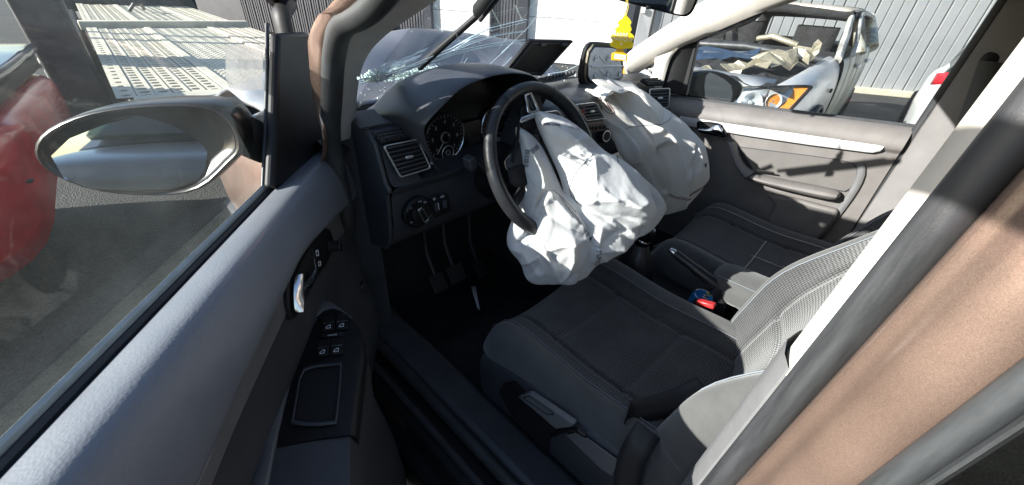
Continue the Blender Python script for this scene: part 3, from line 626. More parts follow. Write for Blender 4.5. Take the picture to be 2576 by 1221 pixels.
# ================================================================== THE MINIVAN
car = empty('minivan', (0, 0, 0)); setp(car, 'brown crashed minivan with open driver door and burst airbags', 'car')
def uvloft(name, rows, m_, parent=None, cv=False, caps=False, uv=True, **kw):
    """loft with metre-scaled UVs"""
    nr, nc = len(rows), len(rows[0])
    cu = [0.]
    for i in range(1, nr): cu.append(cu[-1]+(Vector(rows[i][nc//2])-Vector(rows[i-1][nc//2])).length)
    cw = [0.]
    for j in range(1, nc): cw.append(cw[-1]+(Vector(rows[nr//2][j])-Vector(rows[nr//2][j-1])).length)
    me = bpy.data.meshes.new(name); me.from_pydata([tuple(p) for r_ in rows for p in r_], [], grid_faces(nr, nc, cv=cv)); me.update()
    ul = me.uv_layers.new(name='UVMap')
    for lp in me.loops:
        i, j = divmod(lp.vertex_index, nc); ul.data[lp.index].uv = (cw[j], cu[i])
    return finish(link(name, me, m_, parent), **kw)

# ------------------------------------------------ body shell
def ext_y(name, prof, y0, y1, m_, parent, **kw):
    return loft(name, [[V(x, y0, z) for x, z in prof], [V(x, y1, z) for x, z in prof]], m_, parent, **kw)
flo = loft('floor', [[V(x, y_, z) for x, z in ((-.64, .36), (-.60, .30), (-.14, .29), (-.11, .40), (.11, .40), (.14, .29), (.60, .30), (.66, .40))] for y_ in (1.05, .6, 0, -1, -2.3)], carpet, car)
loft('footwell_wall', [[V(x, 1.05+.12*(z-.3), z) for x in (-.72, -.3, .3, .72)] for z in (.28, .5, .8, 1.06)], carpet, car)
sill = ext_y('sill', [(-.62, .31), (-.635, .395), (-.65, .415), (-.735, .425), (-.75, .41), (-.755, .36)], 1.02, -1.2, panelm, car, bevel=.008)
ext_y('sill_outer', [(-.755, .37), (-.80, .372), (-.835, .36), (-.845, .31), (-.88, .29), (-.888, .2), (-.885, .12), (-.7, .11)], 1.02, -1.2, black, car, bevel=.006)
tube('sill_seal', [V(-.762, 1.0, .415), V(-.762, .4, .415), V(-.762, -.05, .415), V(-.762, -1.0, .415)], .016, rubber, car)
tube('sill_seal', [V(-.805, 1.0, .385), V(-.805, -1.0, .385)], .011, rubber, car)
# roof
rows = []
for y_ in np.linspace(.36, -2.2, 12):
    rows.append([V(x, y_, 1.585+.05*math.sin(max(0, min(1, (.36-y_)/1.2))*1.57)-.06*(abs(x)/.66)**3) for x in np.linspace(-.68, .68, 9)])
loft('roof', rows, brown, car, solid=.05, off=-1)
loft('headliner', [[p-V(0, 0, .07)+V(-p.x*.08, 0, 0) for p in r_] for r_ in rows], headliner, car)
for s_ in (-1, 1):
    tube('cant_rail', smooth_path([V(s_*.60, .38, 1.53), V(s_*.645, 0, 1.56), V(s_*.655, -1., 1.57), V(s_*.62, -2.2, 1.5)], 4), .045, cream, car)
# rear cabin shut off
box('rear_bench', (0, -1.05, .6), (1.3, .5, .3), seatplain, car, bevel=.06, seg=4)
box('rear_bench_back', (0, -1.35, 1.0), (1.3, .18, .75), seatplain, car, bevel=.06, seg=4, rot=Matrix.Rotation(R_(-14), 3, 'X'))
box('tailgate', (0, -2.25, .95), (1.5, .1, 1.2), panelm, car, bevel=.04)
loft('right_rear_side', [[V(.72-.09*max(0, z-1.05)/.5, y_, z) for z in (.3, .7, 1.05)] for y_ in (-.45, -1.3, -2.2)], pdoor, car)
loft('right_rear_glass', [[V(.72-.09*max(0, z-1.05)/.5, y_, z) for z in (1.05, 1.54)] for y_ in (-.45, -1.3, -2.2)], glass_dark, car)

# ------------------------------------------------ driver-side centre pillar (vertical mouldings)
def pil(x, y, z): return V(x, y-.045*(z-1.1), z)
def pillar(name, prof, m_, z0, z1, n_=8, **kw):
    return loft(name, [[pil(x, y, z) for x, y in prof] for z in np.linspace(z0, z1, n_)], m_, car, **kw)
def arc(cx, cy, r_, a0, a1, n_=6): return [(cx+r_*math.cos(R_(a_)), cy+r_*math.sin(R_(a_))) for a_ in np.linspace(a0, a1, n_)]
creamp = pillar('upper_pillar_trim', [(-.62, -.09), (-.655, -.045), (-.685, -.031), (-.70, -.0295), (-.722, -.0325), (-.738, -.0355), (-.744, -.042), (-.745, -.06)], cream, 1.075, 1.6)
pillar('lower_pillar_trim', [(-.60, -.10), (-.64, -.05), (-.67, -.030), (-.695, -.0235), (-.72, -.0265), (-.738, -.034), (-.742, -.05)], greytrim, .35, 1.085)
pillar('door_seal', arc(-.766, -.0470, .0138, 10, 260, 16), rubberp, .38, 1.6)
pillar('door_seal_lip', arc(-.748, -.0415, .0035, 0, 330, 8), rubber, .38, 1.6)
bp_ = [(-.764, -.060), (-.784, -.0545), (-.7925, -.0565), (-.7965, -.0635), (-.8035, -.0665), (-.810, -.069), (-.8165, -.078), (-.820, -.09), (-.8205, -.102), (-.812, -.112), (-.79, -.118)]
pillar('centre_pillar', bp_, brown, .3, 1.6, 12, sub=2)
pillar('rear_door_seal', [(-.798, -.108)]+arc(-.822, -.1105, .009, 80, 230, 10)+[(-.829, -.1165), (-.832, -.1172), (-.833, -.119)], rubber2, .95, 1.6)
pillar('rear_window_channel', [(-.833, -.1192), (-.8335, -.1195), (-.8335, -.1205), (-.833, -.121)], black, .95, 1.6)
pillar('rear_door_glass', [(-.8325, -.1205), (-.832, -.5), (-.82, -1.0)], glass_rear, .98, 1.55)
rdo = loft('rear_door_skin', [[V(-.845-.045*math.sin(math.pi*(z-.25)/.8), y_, z) for z in np.linspace(.28, 1.04, 8)] for y_ in (-.125, -.4, -.8, -1.05)], brown, car, solid=.02, off=-1)
loft('rear_quarter', [[V(-.845-.045*math.sin(math.pi*(z-.25)/.8), y_, z) for z in np.linspace(.28, 1.04, 8)] for y_ in (-1.06, -1.5, -2.2)], brown, car)
loft('rear_quarter_glass', [[V(-.84, y_, 1.04), V(-.72, y_, 1.5)] for y_ in (-1.06, -2.1)], glass_dark, car)
box('door_striker', (-.79, -.075, .80), (.03, .05, .06), chrome, car)

# ------------------------------------------------ driver A pillar
def both(lp, rp_, m_, nm, bulge, parent, n_=5, ext=()):
    """ribbon between two edge curves with a bulge toward the camera side"""
    A = smooth_path(lp, n_); B = smooth_path(rp_, n_); rows = []
    for a_, b_ in zip(A, B):
        nrm = (Vector(CAM)-(a_+b_)/2).normalized()
        rows.append([a_-nrm*.02]+[a_+(b_-a_)*t+nrm*bulge*math.sin(math.pi*t)**.7 for t in np.linspace(0, 1, 7)]+[b_-nrm*.03])
    return loft(nm, rows, m_, parent)
tL = [V(-.66, .16, 1.60), V(-.69, .40, 1.50), U((990, 0), 'x', -.725), U((895, 60), 'x', -.74), U((867, 110), 'x', -.742), U((857, 200), 'x', -.742), U((857, 355), 'x', -.742)]
tR = [V(-.56, .14, 1.58), V(-.60, .40, 1.47), U((1100, 0), 'x', -.645), U((970, 90), 'x', -.67), U((920, 150), 'x', -.68), U((900, 225), 'x', -.685), U((892, 345), 'x', -.69)]
both(tL, tR, mat('a_pillar_trim', (.5, .485, .47), .75, bump=('noise', 700, .25, .0006), var=.06, varscale=25), 'windscreen_pillar_trim', .012, car)
sp_ = smooth_path([V(-.70, .10, 1.62), V(-.735, .36, 1.53), U((962, 0), 'x', -.765), U((872, 62), 'x', -.772), U((850, 130), 'x', -.774), U((843, 230), 'x', -.774), U((842, 370), 'x', -.772), U((880, 560), 'x', -.765), V(-.765, .98, .75), V(-.765, 1.0, .5), V(-.762, .99, .42)], 6)
tube('door_seal', [p+V(-.006, 0, 0) for p in sp_], .021, rubber, car)
jl = [V(-.76, .14, 1.62), U((860, -20), 'x', -.80), U((800, 40), 'x', -.80), U((776, 95), 'x', -.80), U((776, 140), 'x', -.80), U((788, 260), 'x', -.80), U((812, 380), 'x', -.81), V(-.81, 1.09, .8), V(-.82, 1.08, .35)]
jr = [V(-.70, .14, 1.63), U((945, -20), 'x', -.775), U((862, 45), 'x', -.785), U((826, 105), 'x', -.785), U((822, 160), 'x', -.785), U((826, 270), 'x', -.782), U((830, 380), 'x', -.78), V(-.77, 1.06, .8), V(-.77, 1.06, .35)]
both(jl, jr, brown, 'windscreen_pillar', .012, car)
loft('front_jamb', [[V(-.87, 1.10, z), V(-.80, 1.09, z), V(-.765, 1.04, z), V(-.75, .99, z), V(-.70, 1.0, z), V(-.68, 1.05, z)] for z in (.3, .6, .9, 1.04)], black, car)
kick = loft('kick_panel', [[V(-.745, .985, z), V(-.715, .93, z), V(-.69, .90, z), V(-.685, 1.05, z)] for z in (.40, .6, .8, 1.06)], panelm, car)
box('door_check_strap', (-.80, 1.0, .62), (.02, .22, .035), metal_dark, car, rot=Matrix.Rotation(R_(20), 3, 'Z'))

# ------------------------------------------------ front wings, bonnet, cowl
for s_ in (-1, 1):
    rows = []
    for y_, hw, zt in ((1.12, .885, 1.0), (1.4, .89, .96), (1.8, .885, .90), (2.15, .83, .82), (2.35, .70, .74)):
        rows.append([V(s_*hw*kx, y_, .28+(zt-.28)*kz) for kx, kz in ((.95, 0), (.985, .15), (1, .45), (1.005, .7), (.985, .88), (.94, .97), (.84, 1.0))])
    loft('front_wing', rows, brown, car, sub=1)
    lathe('wheel', (s_*.70, 1.72, .31), (s_, 0, 0), [(.19, 0), (.29, 0), (.31, .03), (.31, .17), (.29, .2), (.2, .2)], rubber, car, 28)
def bonz(x, t):
    """buckled bonnet height"""
    return 1.0+.20*math.exp(-((t-.55)/.28)**2)*(1-.25*abs(x-.1)/.7)*max(0, min(1, (x+.74)/.45))+.02*noise.noise(V(x*3, t*4, 2))+.05*max(0, x-.25)*math.sin(t*7)
rows = [[V(x, 1.40+.80*t, bonz(x, t)-.22*max(0, t-.6)) for x in np.linspace(-.74, .80, 26)] for t in np.linspace(0, 1, 22)]
loft('bonnet', rows, mat('buckled_bonnet_grey', (.24, .245, .265), .42, .3, var=.2, varscale=4, rvar=.1), car, solid=.012)
loft('cowl', [[V(x, 1.30+dy-.34*(x/.74)**2, z) for x in np.linspace(-.78, .78, 13)] for dy, z in ((-.05, 1.03), (.03, 1.055), (.10, 1.03), (.16, .98), (.6, .85))], black, car)
# blue cover fragment and damaged inner parts by the bonnet hinge
crumple_sheet('torn_insulation', [V(.55, 1.6, 1.05), V(.72, 1.55, 1.15), V(.75, 1.5, 1.0), V(.6, 1.55, .95)], tinbeige, car, seed=3, amp=.02, nu=6, nv=6)

# ------------------------------------------------ windscreen
def wsb(x): return 1.36-.36*(abs(x)/.70)**2.2            # base line
def wsh(x): return .40-.05*(x/.55)**2                    # header line
def WS(x, t): return V(x*(1-.16*t), wsb(x)+(wsh(x)-wsb(x))*t, 1.075+.50*t+.03*math.sin(math.pi*t))
def on_ws(p, off=0.):
    r_ = Vector(ray(p)); c = Vector(CAM); lo, hi = .3, 4.
    def f(k_):
        q = c+r_*k_; t = min(max((q.z-1.075)/.52, -.3), 1.2); x = q.x/(1-.16*t)
        return q.y-(wsb(max(-.8, min(.8, x)))+(wsh(x)-wsb(max(-.8, min(.8, x))))*t)
    ks = [.0004+.00002*i for i in range(220)]; prev = None
    for k_ in ks:
        v_ = f(k_)
        if prev is not None and prev < 0 <= v_:
            a_, b_ = k_-.00002, k_
            for _ in range(20):
                m_ = (a_+b_)/2
                if f(m_) < 0: a_ = m_
                else: b_ = m_
            return c+r_*a_+V(0, -off*.7, off*.7)
        prev = v_
    return None
ws = loft('windscreen', [[WS(x, t) for x in np.linspace(-.70, .70, 21)] for t in np.linspace(0, 1, 11)], glass_wind, car)
def multi_tube(name, paths, m_, parent, n=4):
    v = []; f = []
    for path, r_ in paths:
        path = [Vector(p) for p in path if p is not None]
        if len(path) < 2: continue
        fr = frames(path); bs = len(v)
        for p, (u_, w_) in zip(path, fr):
            for k_ in range(n): v.append(p+(u_*math.cos(2*math.pi*k_/n)+w_*math.sin(2*math.pi*k_/n))*r_)
        f += grid_faces(len(path), n, cv=True, base=bs)
    o = mk(name, v, f, m_, parent, sharp=0); return o
def poly2(pts, n_=10):
    out = []
    for a_, b_ in zip(pts[:-1], pts[1:]):
        for k_ in range(n_): out.append((a_[0]+(b_[0]-a_[0])*k_/n_, a_[1]+(b_[1]-a_[1])*k_/n_))
    return out+[pts[-1]]
rng = random.Random(3); cracks = []
trunk = [[(70, 655), (250, 610), (480, 535), (650, 465), (800, 400), (950, 315), (1100, 240), (1390, 170)],
         [(70, 650), (300, 600), (560, 510), (760, 430), (950, 350), (1150, 295), (1390, 258)],
         [(90, 652), (330, 600), (600, 505), (800, 425), (1000, 385), (1200, 345), (1390, 320)],
         [(110, 655), (400, 590), (620, 500), (820, 435), (1050, 390), (1395, 350)]]
for tr_ in trunk:
    for j in range(7):
        o1 = rng.uniform(-16, 16); pts = [(x+rng.uniform(-6, 6), y+o1*(1-.5*i/len(tr_))+rng.uniform(-5, 5)) for i, (x, y) in enumerate(tr_)]
        a_ = rng.randint(0, 3); e_ = rng.randint(4, len(pts))
        cracks.append(([on_ws(dt(*p), .002) for p in poly2(pts[a_:e_], 5)], rng.uniform(.0005, .0013)))
for pts, r_ in [([(1580, 0), (1410, 220), (1290, 340), (1200, 430)], .0006), ([(1850, 0), (1640, 170), (1480, 310)], .0005), ([(2020, 40), (1800, 170), (1660, 280)], .0005),
                ([(1400, 165), (1600, 140), (1760, 155)], .0005), ([(1400, 260), (1560, 245), (1700, 270), (1860, 260)], .0005), ([(1500, 215), (1690, 240), (1960, 225)], .0005),
                ([(820, 230), (870, 350), (960, 490), (1020, 565)], .0007), ([(860, 390), (960, 470), (1080, 520)], .0006), ([(930, 310), (1000, 420), (1110, 500)], .0006),
                ([(840, 570), (900, 510), (930, 460)], .001), ([(1290, 340), (1200, 420)], .001), ([(1280, 455), (1180, 560)], .001), ([(1040, 580), (1130, 490), (1230, 400)], .0007),
                ([(560, 560), (760, 530), (960, 590)], .0011), ([(620, 560), (800, 570), (940, 600)], .001), ([(1670, 430), (1720, 480), (1800, 530)], .0007), ([(1560, 590), (1700, 570), (1810, 520)], .001),
                ([(2220, 30), (2050, 160), (1900, 250)], .0004)]:
    cracks.append(([on_ws(dt(*p), .002) for p in poly2(pts, 6)], r_))
for j in range(60):
    x = rng.uniform(150, 950); y = 640-.10*(x-100)+rng.uniform(-30, 12)
    cracks.append(([on_ws(dt(x, y), .002), on_ws(dt(x+rng.uniform(20, 90), y+rng.uniform(-30, 20)), .002)], .0009))
setp(multi_tube('cracks', cracks, crackm, ws), kind='stuff')
# crumbs of broken glass along the base
v = []; f = []
def crumb(p, s_):
    bs = len(v); M = Matrix.Rotation(rng.uniform(0, 6), 3, V(rng.random(), rng.random(), rng.random()).normalized())
    for q in ((-1, -1, -.6), (1, -1, -.6), (1, 1, -.6), (-1, 1, -.6), (-.7, -.8, .6), (.8, -.7, .6), (.7, .9, .6), (-.9, .6, .6)): v.append(p+M @ (V(*q)*s_))
    for q in ((0, 3, 2, 1), (4, 5, 6, 7), (0, 1, 5, 4), (1, 2, 6, 5), (2, 3, 7, 6), (3, 0, 4, 7)): f.append(tuple(bs+i for i in q))
for j in range(1700):
    t = rng.random(); x = 150+560*t+rng.gauss(0, 30); y = 640-75*t+rng.gauss(0, 13)+(12 if rng.random() < .2 else 0)
    q = on_ws(dt(x, y), .004)
    if q: crumb(q+V(0, 0, rng.uniform(0, .006)), rng.uniform(.001, .0028))
for j in range(160):
    x = rng.uniform(-.6, .55); y = rng.uniform(.95, 1.25)
    crumb(V(x, y, 1.096), rng.uniform(.001, .003))
setp(mk('glass_crumbs', v, f, shardm, car, smooth=False), kind='stuff')
# wiper, thrown up off its rest
wa = [on_ws(dt(540, 552), .012), on_ws(dt(740, 390), .03), on_ws(dt(935, 250), .06)]
wip = tube('wiper', [q for q in wa if q], [.012, .009, .008], black, car)
w0 = on_ws(dt(925, 215), .05); w1 = on_ws(dt(1130, -15), .12)
tube('wiper_blade', [w0+(w1-w0)*t for t in (-.02, .02, .5, 1.0, 1.4)], [.010, .017, .014, .014, .010], black, wip, squash=.6)
tube('wiper_blade', [w0+(w1-w0)*t+V(.03, .02, -.02) for t in (0.02, .5, 1.0, 1.4)], .006, rubber, wip)

# ================================================================== DRIVER DOOR (open)
DA = R_(38.); dd_ = V(-math.sin(DA), -math.cos(DA), 0); dn_ = V(math.cos(DA), -math.sin(DA), 0); DP0 = V(-1.019, .723, 0)
def DP(s, t, z): return DP0+dd_*s+dn_*t+V(0, 0, z)
def UT(p, t): return UP(p, DP(0, t, 0), dn_)         # pixel onto a plane parallel to the door
def ST(q): v_ = Vector(q)-DP0; return (v_.dot(dd_), v_.dot(dn_), q.z)
door = empty('driver_door', (0, 0, 0), parent=car)
def zc(s): return float(np.interp(s, [-.45, -.3, -.208, -.12, -.065, 0, .06, .2, .3, .4, .6], [.88, .905, .93, .95, .962, .976, .982, .972, .965, .95, .935]))
def zb(s): return float(np.interp(s, [-.45, -.36, -.2, -.1, 0, .6], [1.0, 1.015, 1.03, 1.037, 1.04, 1.06]))
S_ = np.linspace(-.425, .66, 44)
def prow(s):
    c = zc(s); b_ = zb(s); k_ = max(0., min(1., (s+.425)/.05))**.5      # front edge rounds over
    prof = [(.016, b_-.012), (.019, b_-.002), (.030, b_+.003), (.050, b_+.007), (.070, b_+.0095), (.084, b_+.001), (.096, b_-.026), (.104, (b_+c)/2-.010), (.107, c+.006), (.104, c)]
    return [DP(s, .0+t*(.55+.45*k_), z-.012*(1-k_)) for t, z in prof]
rows = [prow(s) for s in S_]
loft('top_roll', rows, vinyl, door, sub=1)
def prow2(s):
    c = zc(s)
    prof = [(.104, c), (.086, c-.008), (.079, c-.02), (.0785, c-.05), (.080, c-.075+.02*s)]
    return [DP(s, t, z) for t, z in prof]
loft('grey_trim_band', [prow2(s) for s in S_], greyband, door)
def prow3(s):
    c = zc(s)-.075+.02*s
    prof = [(.080, c), (.077, c-.006), (.0765, .80), (.078, .72), (.085, .62), (.105, .55), (.112, .45), (.10, .36), (.06, .25), (.0, .22)]
    return [DP(s, t, min(z, c)) for t, z in prof]
loft('inner_panel', [prow3(s) for s in S_], panelm, door)
loft('front_edge', [[DP(-.425, t, z) for t in (.05, .02, -.02)] for z in (.3, .6, .8, 1.0)], black, door)
ofs = lambda z: -.035-.03*math.sin(math.pi*min(1, max(0, (z-.3)/.72)))
loft('outer_skin', [[DP(s, ofs(z), z) for z in np.linspace(.22, 1.0, 9)] for s in (-.44, -.2, .1, .4, .68)], brown, door)
loft('rear_edge', [[DP(.68, t, z) for t in (-.04, 0, .07)] for z in (.3, .6, .8, 1.04)], brown, door)
# armrest pod
def Z(p, z): return U(p, 'z', z)
AZ = .795
outer = [(1640, 425), (1590, 388), (1545, 350), (1500, 340), (1445, 365), (1400, 425), (1350, 530), (1300, 660), (1240, 890), (1190, 1100), (1140, 1260), (1100, 1380)]
inner = [(1655, 450), (1600, 405), (1560, 395), (1520, 405), (1480, 440), (1440, 510), (1400, 600), (1360, 740), (1320, 900), (1285, 1060), (1255, 1240), (1230, 1380)]
lip = []
for po, pi_ in zip(outer, inner):
    a_ = Z(k4(*po), AZ-.008); b_ = Z(k4(*pi_), AZ)
    lip.append([a_-dn_*.012-V(0, 0, .05), a_, a_*.6+b_*.4+V(0, 0, .006), b_+V(0, 0, .003), b_-V(0, 0, .006)])
loft('armrest_surround', lip, greyband, door, sub=1)
# switch panel on the armrest
edge = [(1655, 450), (1690, 520), (1697, 600), (1680, 700), (1660, 850), (1645, 985)]
leftp = [(1480, 440), (1440, 510), (1400, 600), (1360, 740), (1320, 900), (1290, 1045)]
topp = []
for (a_, b_) in zip(leftp, edge):
    A = Z(k4(*a_), AZ-.004); B = Z(k4(*b_), AZ+.002)
    topp.append([A+(B-A)*t+V(0, 0, .004*math.sin(math.pi*t)) for t in np.linspace(0, 1, 9)]+[B+dn_*.006-V(0, 0, .006), B+dn_*.008-V(0, 0, .02), B-V(0, 0, .09)])
sw = loft('switch_panel', topp, black, door, sub=1)
cap = [Z(k4(*p), AZ) for p in ((1480, 440), (1520, 405), (1560, 395), (1600, 405), (1655, 450))]
loft('switch_panel_nose', [cap, [p-V(0, 0, .004)*0+V(0, 0, .0015) for p in cap], [cap[0]+(cap[-1]-cap[0])*t for t in np.linspace(0, 1, 5)]], black, sw)
loft('pod_side', [[Z(k4(*e_), AZ)+dn_*.006-V(0, 0, .03+.0*k_), Z(k4(*e_), AZ)+dn_*.004-V(0, 0, .08), Z(k4(*e_), AZ)+dn_*.0-V(0, 0, .2), Z(k4(*e_), AZ)+dn_*.025-V(0, 0, .36), Z(k4(*e_), AZ)+dn_*.035-V(0, 0, .50), Z(k4(*e_), AZ)+dn_*.035-V(0, 0, .60)] for k_, e_ in enumerate([(1610, 405)]+edge+[(1640, 1100), (1640, 1221), (1640, 1400)])], panelm, door)
# panel behind the seam
A0, B0, B1, A1 = [Z(k4(*p), AZ-.003) for p in ((1288, 1052), (1643, 992), (1640, 1400), (1225, 1400))]
loft('armrest_pad', [[A0+(B0-A0)*t+V(0, 0, .003*math.sin(math.pi*t)) for t in np.linspace(0, 1, 8)]+[B0+dn_*.008-V(0, 0, .025), B0-V(0, 0, .1)], [A1+(B1-A1)*t+V(0, 0, .003*math.sin(math.pi*t)) for t in np.linspace(0, 1, 8)]+[B1+dn_*.008-V(0, 0, .025), B1-V(0, 0, .1)]], panelm, door)
# grab bowl: raised rim, flat floor blacked in for the shade of its depth
bo = [(1365, 935), (1385, 820), (1402, 720), (1425, 675), (1470, 660), (1540, 652), (1605, 648), (1600, 750), (1590, 850), (1580, 935), (1500, 945), (1430, 945)]
bR = [Z(k4(*p), AZ+.006) for p in bo]; bI = inset(bR, .10)
frame_ring('grab_bowl', [p-V(0, 0, .001) for p in bR], [p-V(0, 0, .001) for p in bI], (0, 0, .004), dashlow, sw, bevel=.002)
dk = mat('bowl_black', (.006, .006, .007), .7)
prism('bowl_floor', [p-V(0, 0, .0035) for p in bI], (0, 0, .001), dk, sw, smooth=False)
# window switches
def sw_block(q, nm='window_switch', lift=.006):
    Q = [Z(k4(*p), AZ+.004) for p in q]
    o = prism(nm, Q, (0, 0, lift), black, sw, bevel=.0015)
    T = [p+V(0, 0, lift+.0006) for p in Q]
    a_, b_, c_, d_ = [quad_pt(T, u_, v_) for u_, v_ in ((.06, .48), (.94, .48), (.94, .56), (.06, .56))]
    prism('metal_line', [a_, b_, c_, d_], (0, 0, .0006), chrome, o, smooth=False)
    a_, b_, c_, d_, e_ = [quad_pt(T, u_, v_) for u_, v_ in ((.30, .92), (.70, .92), (.70, .68), (.52, .68), (.30, .82))]
    i5 = inset([a_, b_, c_, d_, e_], .3)
    frame_ring('window_icon', [a_, b_, c_, d_, e_], i5, (0, 0, .0005), paintwhite, o, smooth=False)
sw_block([(1521, 440), (1574, 433), (1570, 500), (1514, 506)])
sw_block([(1580, 432), (1635, 427), (1632, 492), (1576, 499)])
sw_block([(1497, 552), (1551, 545), (1542, 618), (1484, 626)])
sw_block([(1556, 544), (1612, 540), (1609, 610), (1549, 617)])
sw_block([(1512, 511), (1615, 503), (1612, 522), (1506, 532)], 'lock_switch', .003)
# handle recess, chrome pull, mirror adjuster
HT = .0875
ho = [(1372, 445), (1358, 380), (1354, 300), (1362, 225), (1395, 150), (1432, 72), (1475, 25), (1515, 8), (1550, 22), (1567, 70), (1560, 125), (1535, 185), (1490, 250), (1440, 350), (1395, 430)]
HP = [UT(k4(*p), HT) for p in ho]
hb = prism('handle_bezel', HP, -dn_*.02, black, door, bevel=.003)
hi_ = [(1392, 230), (1410, 180), (1440, 125), (1462, 110), (1470, 150), (1478, 205), (1460, 255), (1437, 285), (1415, 275), (1398, 250)]
prism('handle_cup', [UT(k4(*p), HT+.0015) for p in hi_], dn_*.0006, dk, hb, smooth=False)
cl_ = [(1383, 232, 1392, 232), (1378, 300, 1405, 262), (1378, 350, 1430, 300), (1382, 395, 1402, 345), (1386, 412, 1394, 405)]
rows = []
for x0, y0, x1, y1 in cl_:
    a_, b_ = UT(k4(x0, y0), HT+.006), UT(k4(x1, y1), HT+.006)
    rows.append([a_, a_+(b_-a_)*.15+dn_*.010, a_+(b_-a_)*.5+dn_*.013, a_+(b_-a_)*.85+dn_*.010, b_])
loft('handle_pull', rows, chrome, hb, sub=2)
tube('handle_prong', [UT(k4(*p), HT+.012) for p in ((1405, 300), (1435, 292), (1458, 262), (1473, 230), (1481, 203))], [.008, .010, .009, .006, .003], chrome, hb, sub=1)
kn = UT(k4(1538, 103), HT)
km = lathe('mirror_adjuster', kn, (dn_+dd_*-.1).normalized(), [(.014, 0), (.015, .004), (.012, .006), (.012, .02), (.013, .024), (.010, .026)], black, hb, 20)
lathe('adjuster_cap', kn+dn_*.0245, dn_, [(.0095, 0), (.0115, .001), (.012, .0035), (.0095, .004)], chrome, km, 20)
for q in (((1480, 120), (1492, 117), (1496, 145), (1483, 148)), ((1492, 172), (1503, 169), (1505, 192), (1494, 195))):
    Q = [UT(k4(*p), HT+.001) for p in q]; frame_ring('lock_icon', Q, inset(Q, .4), dn_*.0006, paintwhite, hb, smooth=False)
tube('bezel_edge_line', [UT(k4(*p), HT+.001) for p in ((1462, 112), (1472, 160), (1482, 205))], .0008, silver, hb)
# window glass, sweeper strips, frame, sail panel
gl_pts = []
for s in np.linspace(-.40, .68, 12):
    ztop = min(1.56, 1.06+max(0, (s+.41))*1.05+.02)
    gl_pts.append([DP(s, -.004-.06*max(0, z-1.03)/.5, z) for z in np.linspace(zb(s)-.04, ztop, 6)])
loft('window_glass', gl_pts, glass_door, door)
loft('window_sweeper', [[DP(s, t, zb(s)+dz) for t, dz in ((-.001, -.02), (.001, .006), (.004, .0085), (.0085, .006), (.0090, -.012))] for s in S_], mat('pale_sweeper', (.40, .43, .42), .5, var=.15, varscale=40), door)  # sunlight on the rubber sweeper is put into this pale grey
loft('window_sweeper_lip', [[DP(s, t, zb(s)+dz) for t, dz in ((.008, -.012), (.0085, .0), (.013, .001), (.0165, -.002), (.017, -.012))] for s in S_], rubber, door)
sail = [(668, 0), (735, 0), (752, 80), (790, 240), (800, 375), (790, 395), (690, 470), (664, 470), (668, 330), (676, 120)]
sl_ = [UT(p, .018) for p in sail]
prism('sail_panel', [UT(p, .012) for p in ((676, 84), (752, 80), (778, 180), (792, 270), (803, 375), (745, 425), (690, 472), (660, 474), (668, 330), (674, 150))], dn_*.02, black, door, bevel=.008, seg=3)
f0 = UT((712, 60), .0); f1 = UT((700, -10), -.01)
tube('window_frame', smooth_path([UT((722, 110), .004), UT((706, 40), .0), UT((690, -20), -.01), DP(.15, -.06, 1.58), DP(.6, -.06, 1.6)], 5), .030, black, door, squash=.6)
tube('glass_channel', [UT((672, 60), .003), UT((672, 200), .003), UT((668, 330), .003), UT((662, 470), .003)], .004, rubber2, door)
# ---- door mirror
SM = -.13
def MP(p, s=SM): return UP(p, DP(s, 0, 0), dd_)
mo = [(85, 378), (100, 340), (150, 305), (230, 277), (330, 262), (430, 257), (520, 258), (575, 275), (605, 310), (622, 355), (615, 385), (590, 400), (540, 460), (480, 487), (400, 492), (300, 488), (210, 472), (140, 440), (100, 410)]
ring0 = [MP(p) for p in mo]; cen = sum(ring0, Vector())/len(ring0)
rows = [[cen+(p-cen)*.90-dd_*-.004 for p in ring0], [cen+(p-cen)*.97+dd_*.006 for p in ring0], ring0, [cen+(p-cen)*1.02-dd_*.03 for p in ring0], [cen+(p-cen)*.98-dd_*.07 for p in ring0], [cen+(p-cen)*.8-dd_*.105 for p in ring0], [cen+(p-cen)*.35-dd_*.12 for p in ring0]]
mir = loft('door_mirror', rows, mat('mirror_shell', (.016, .013, .012), .28, var=.2, varscale=20), door, cv=True, sub=1)
capb = [[cen+(p-cen)*.995+dd_*.004 for p in ring0], [cen+(p-cen)*.955+dd_*.011 for p in ring0], [cen+(p-cen)*.90+dd_*.004 for p in ring0], [cen+(p-cen)*.85-dd_*.018 for p in ring0], [cen+(p-cen)*.1-dd_*.02 for p in ring0]]
loft('mirror_bezel', capb, MATS['mirror_shell'], mir, cv=True, sub=1)
mg = [(140, 385), (175, 345), (250, 315), (350, 292), (440, 280), (490, 276), (508, 300), (514, 360), (512, 430), (498, 462), (440, 475), (350, 476), (250, 468), (180, 440)]
MG = [MP(p, SM+.002) for p in mg]; cg = sum(MG, Vector())/len(MG)
tlt = lambda p: p+dd_*(-.15*(p-cg).dot(dn_)-.17*(p-cg).z)
prism('mirror_glass', [tlt(cg+(p-cg)*.97)-dd_*.008 for p in MG], dd_*.002, mirrorm, mir, smooth=False)
arm = smooth_path([MP((540, 350))-dd_*.05, MP((600, 362))-dd_*.05, UT((655, 372), -.03), UT((690, 378), -.01)], 4)
tube('mirror_arm', arm, [.04]*4+[.036]*4+[.032]*5, black, mir, squash=.7)
loft('mirror_foot', [[UT(p, -.03) for p in ((625, 300), (668, 280))], [UT(p, -.045) for p in ((620, 340), (668, 340))], [UT(p, -.03) for p in ((610, 370), (668, 374))]], silver, door, solid=.01)
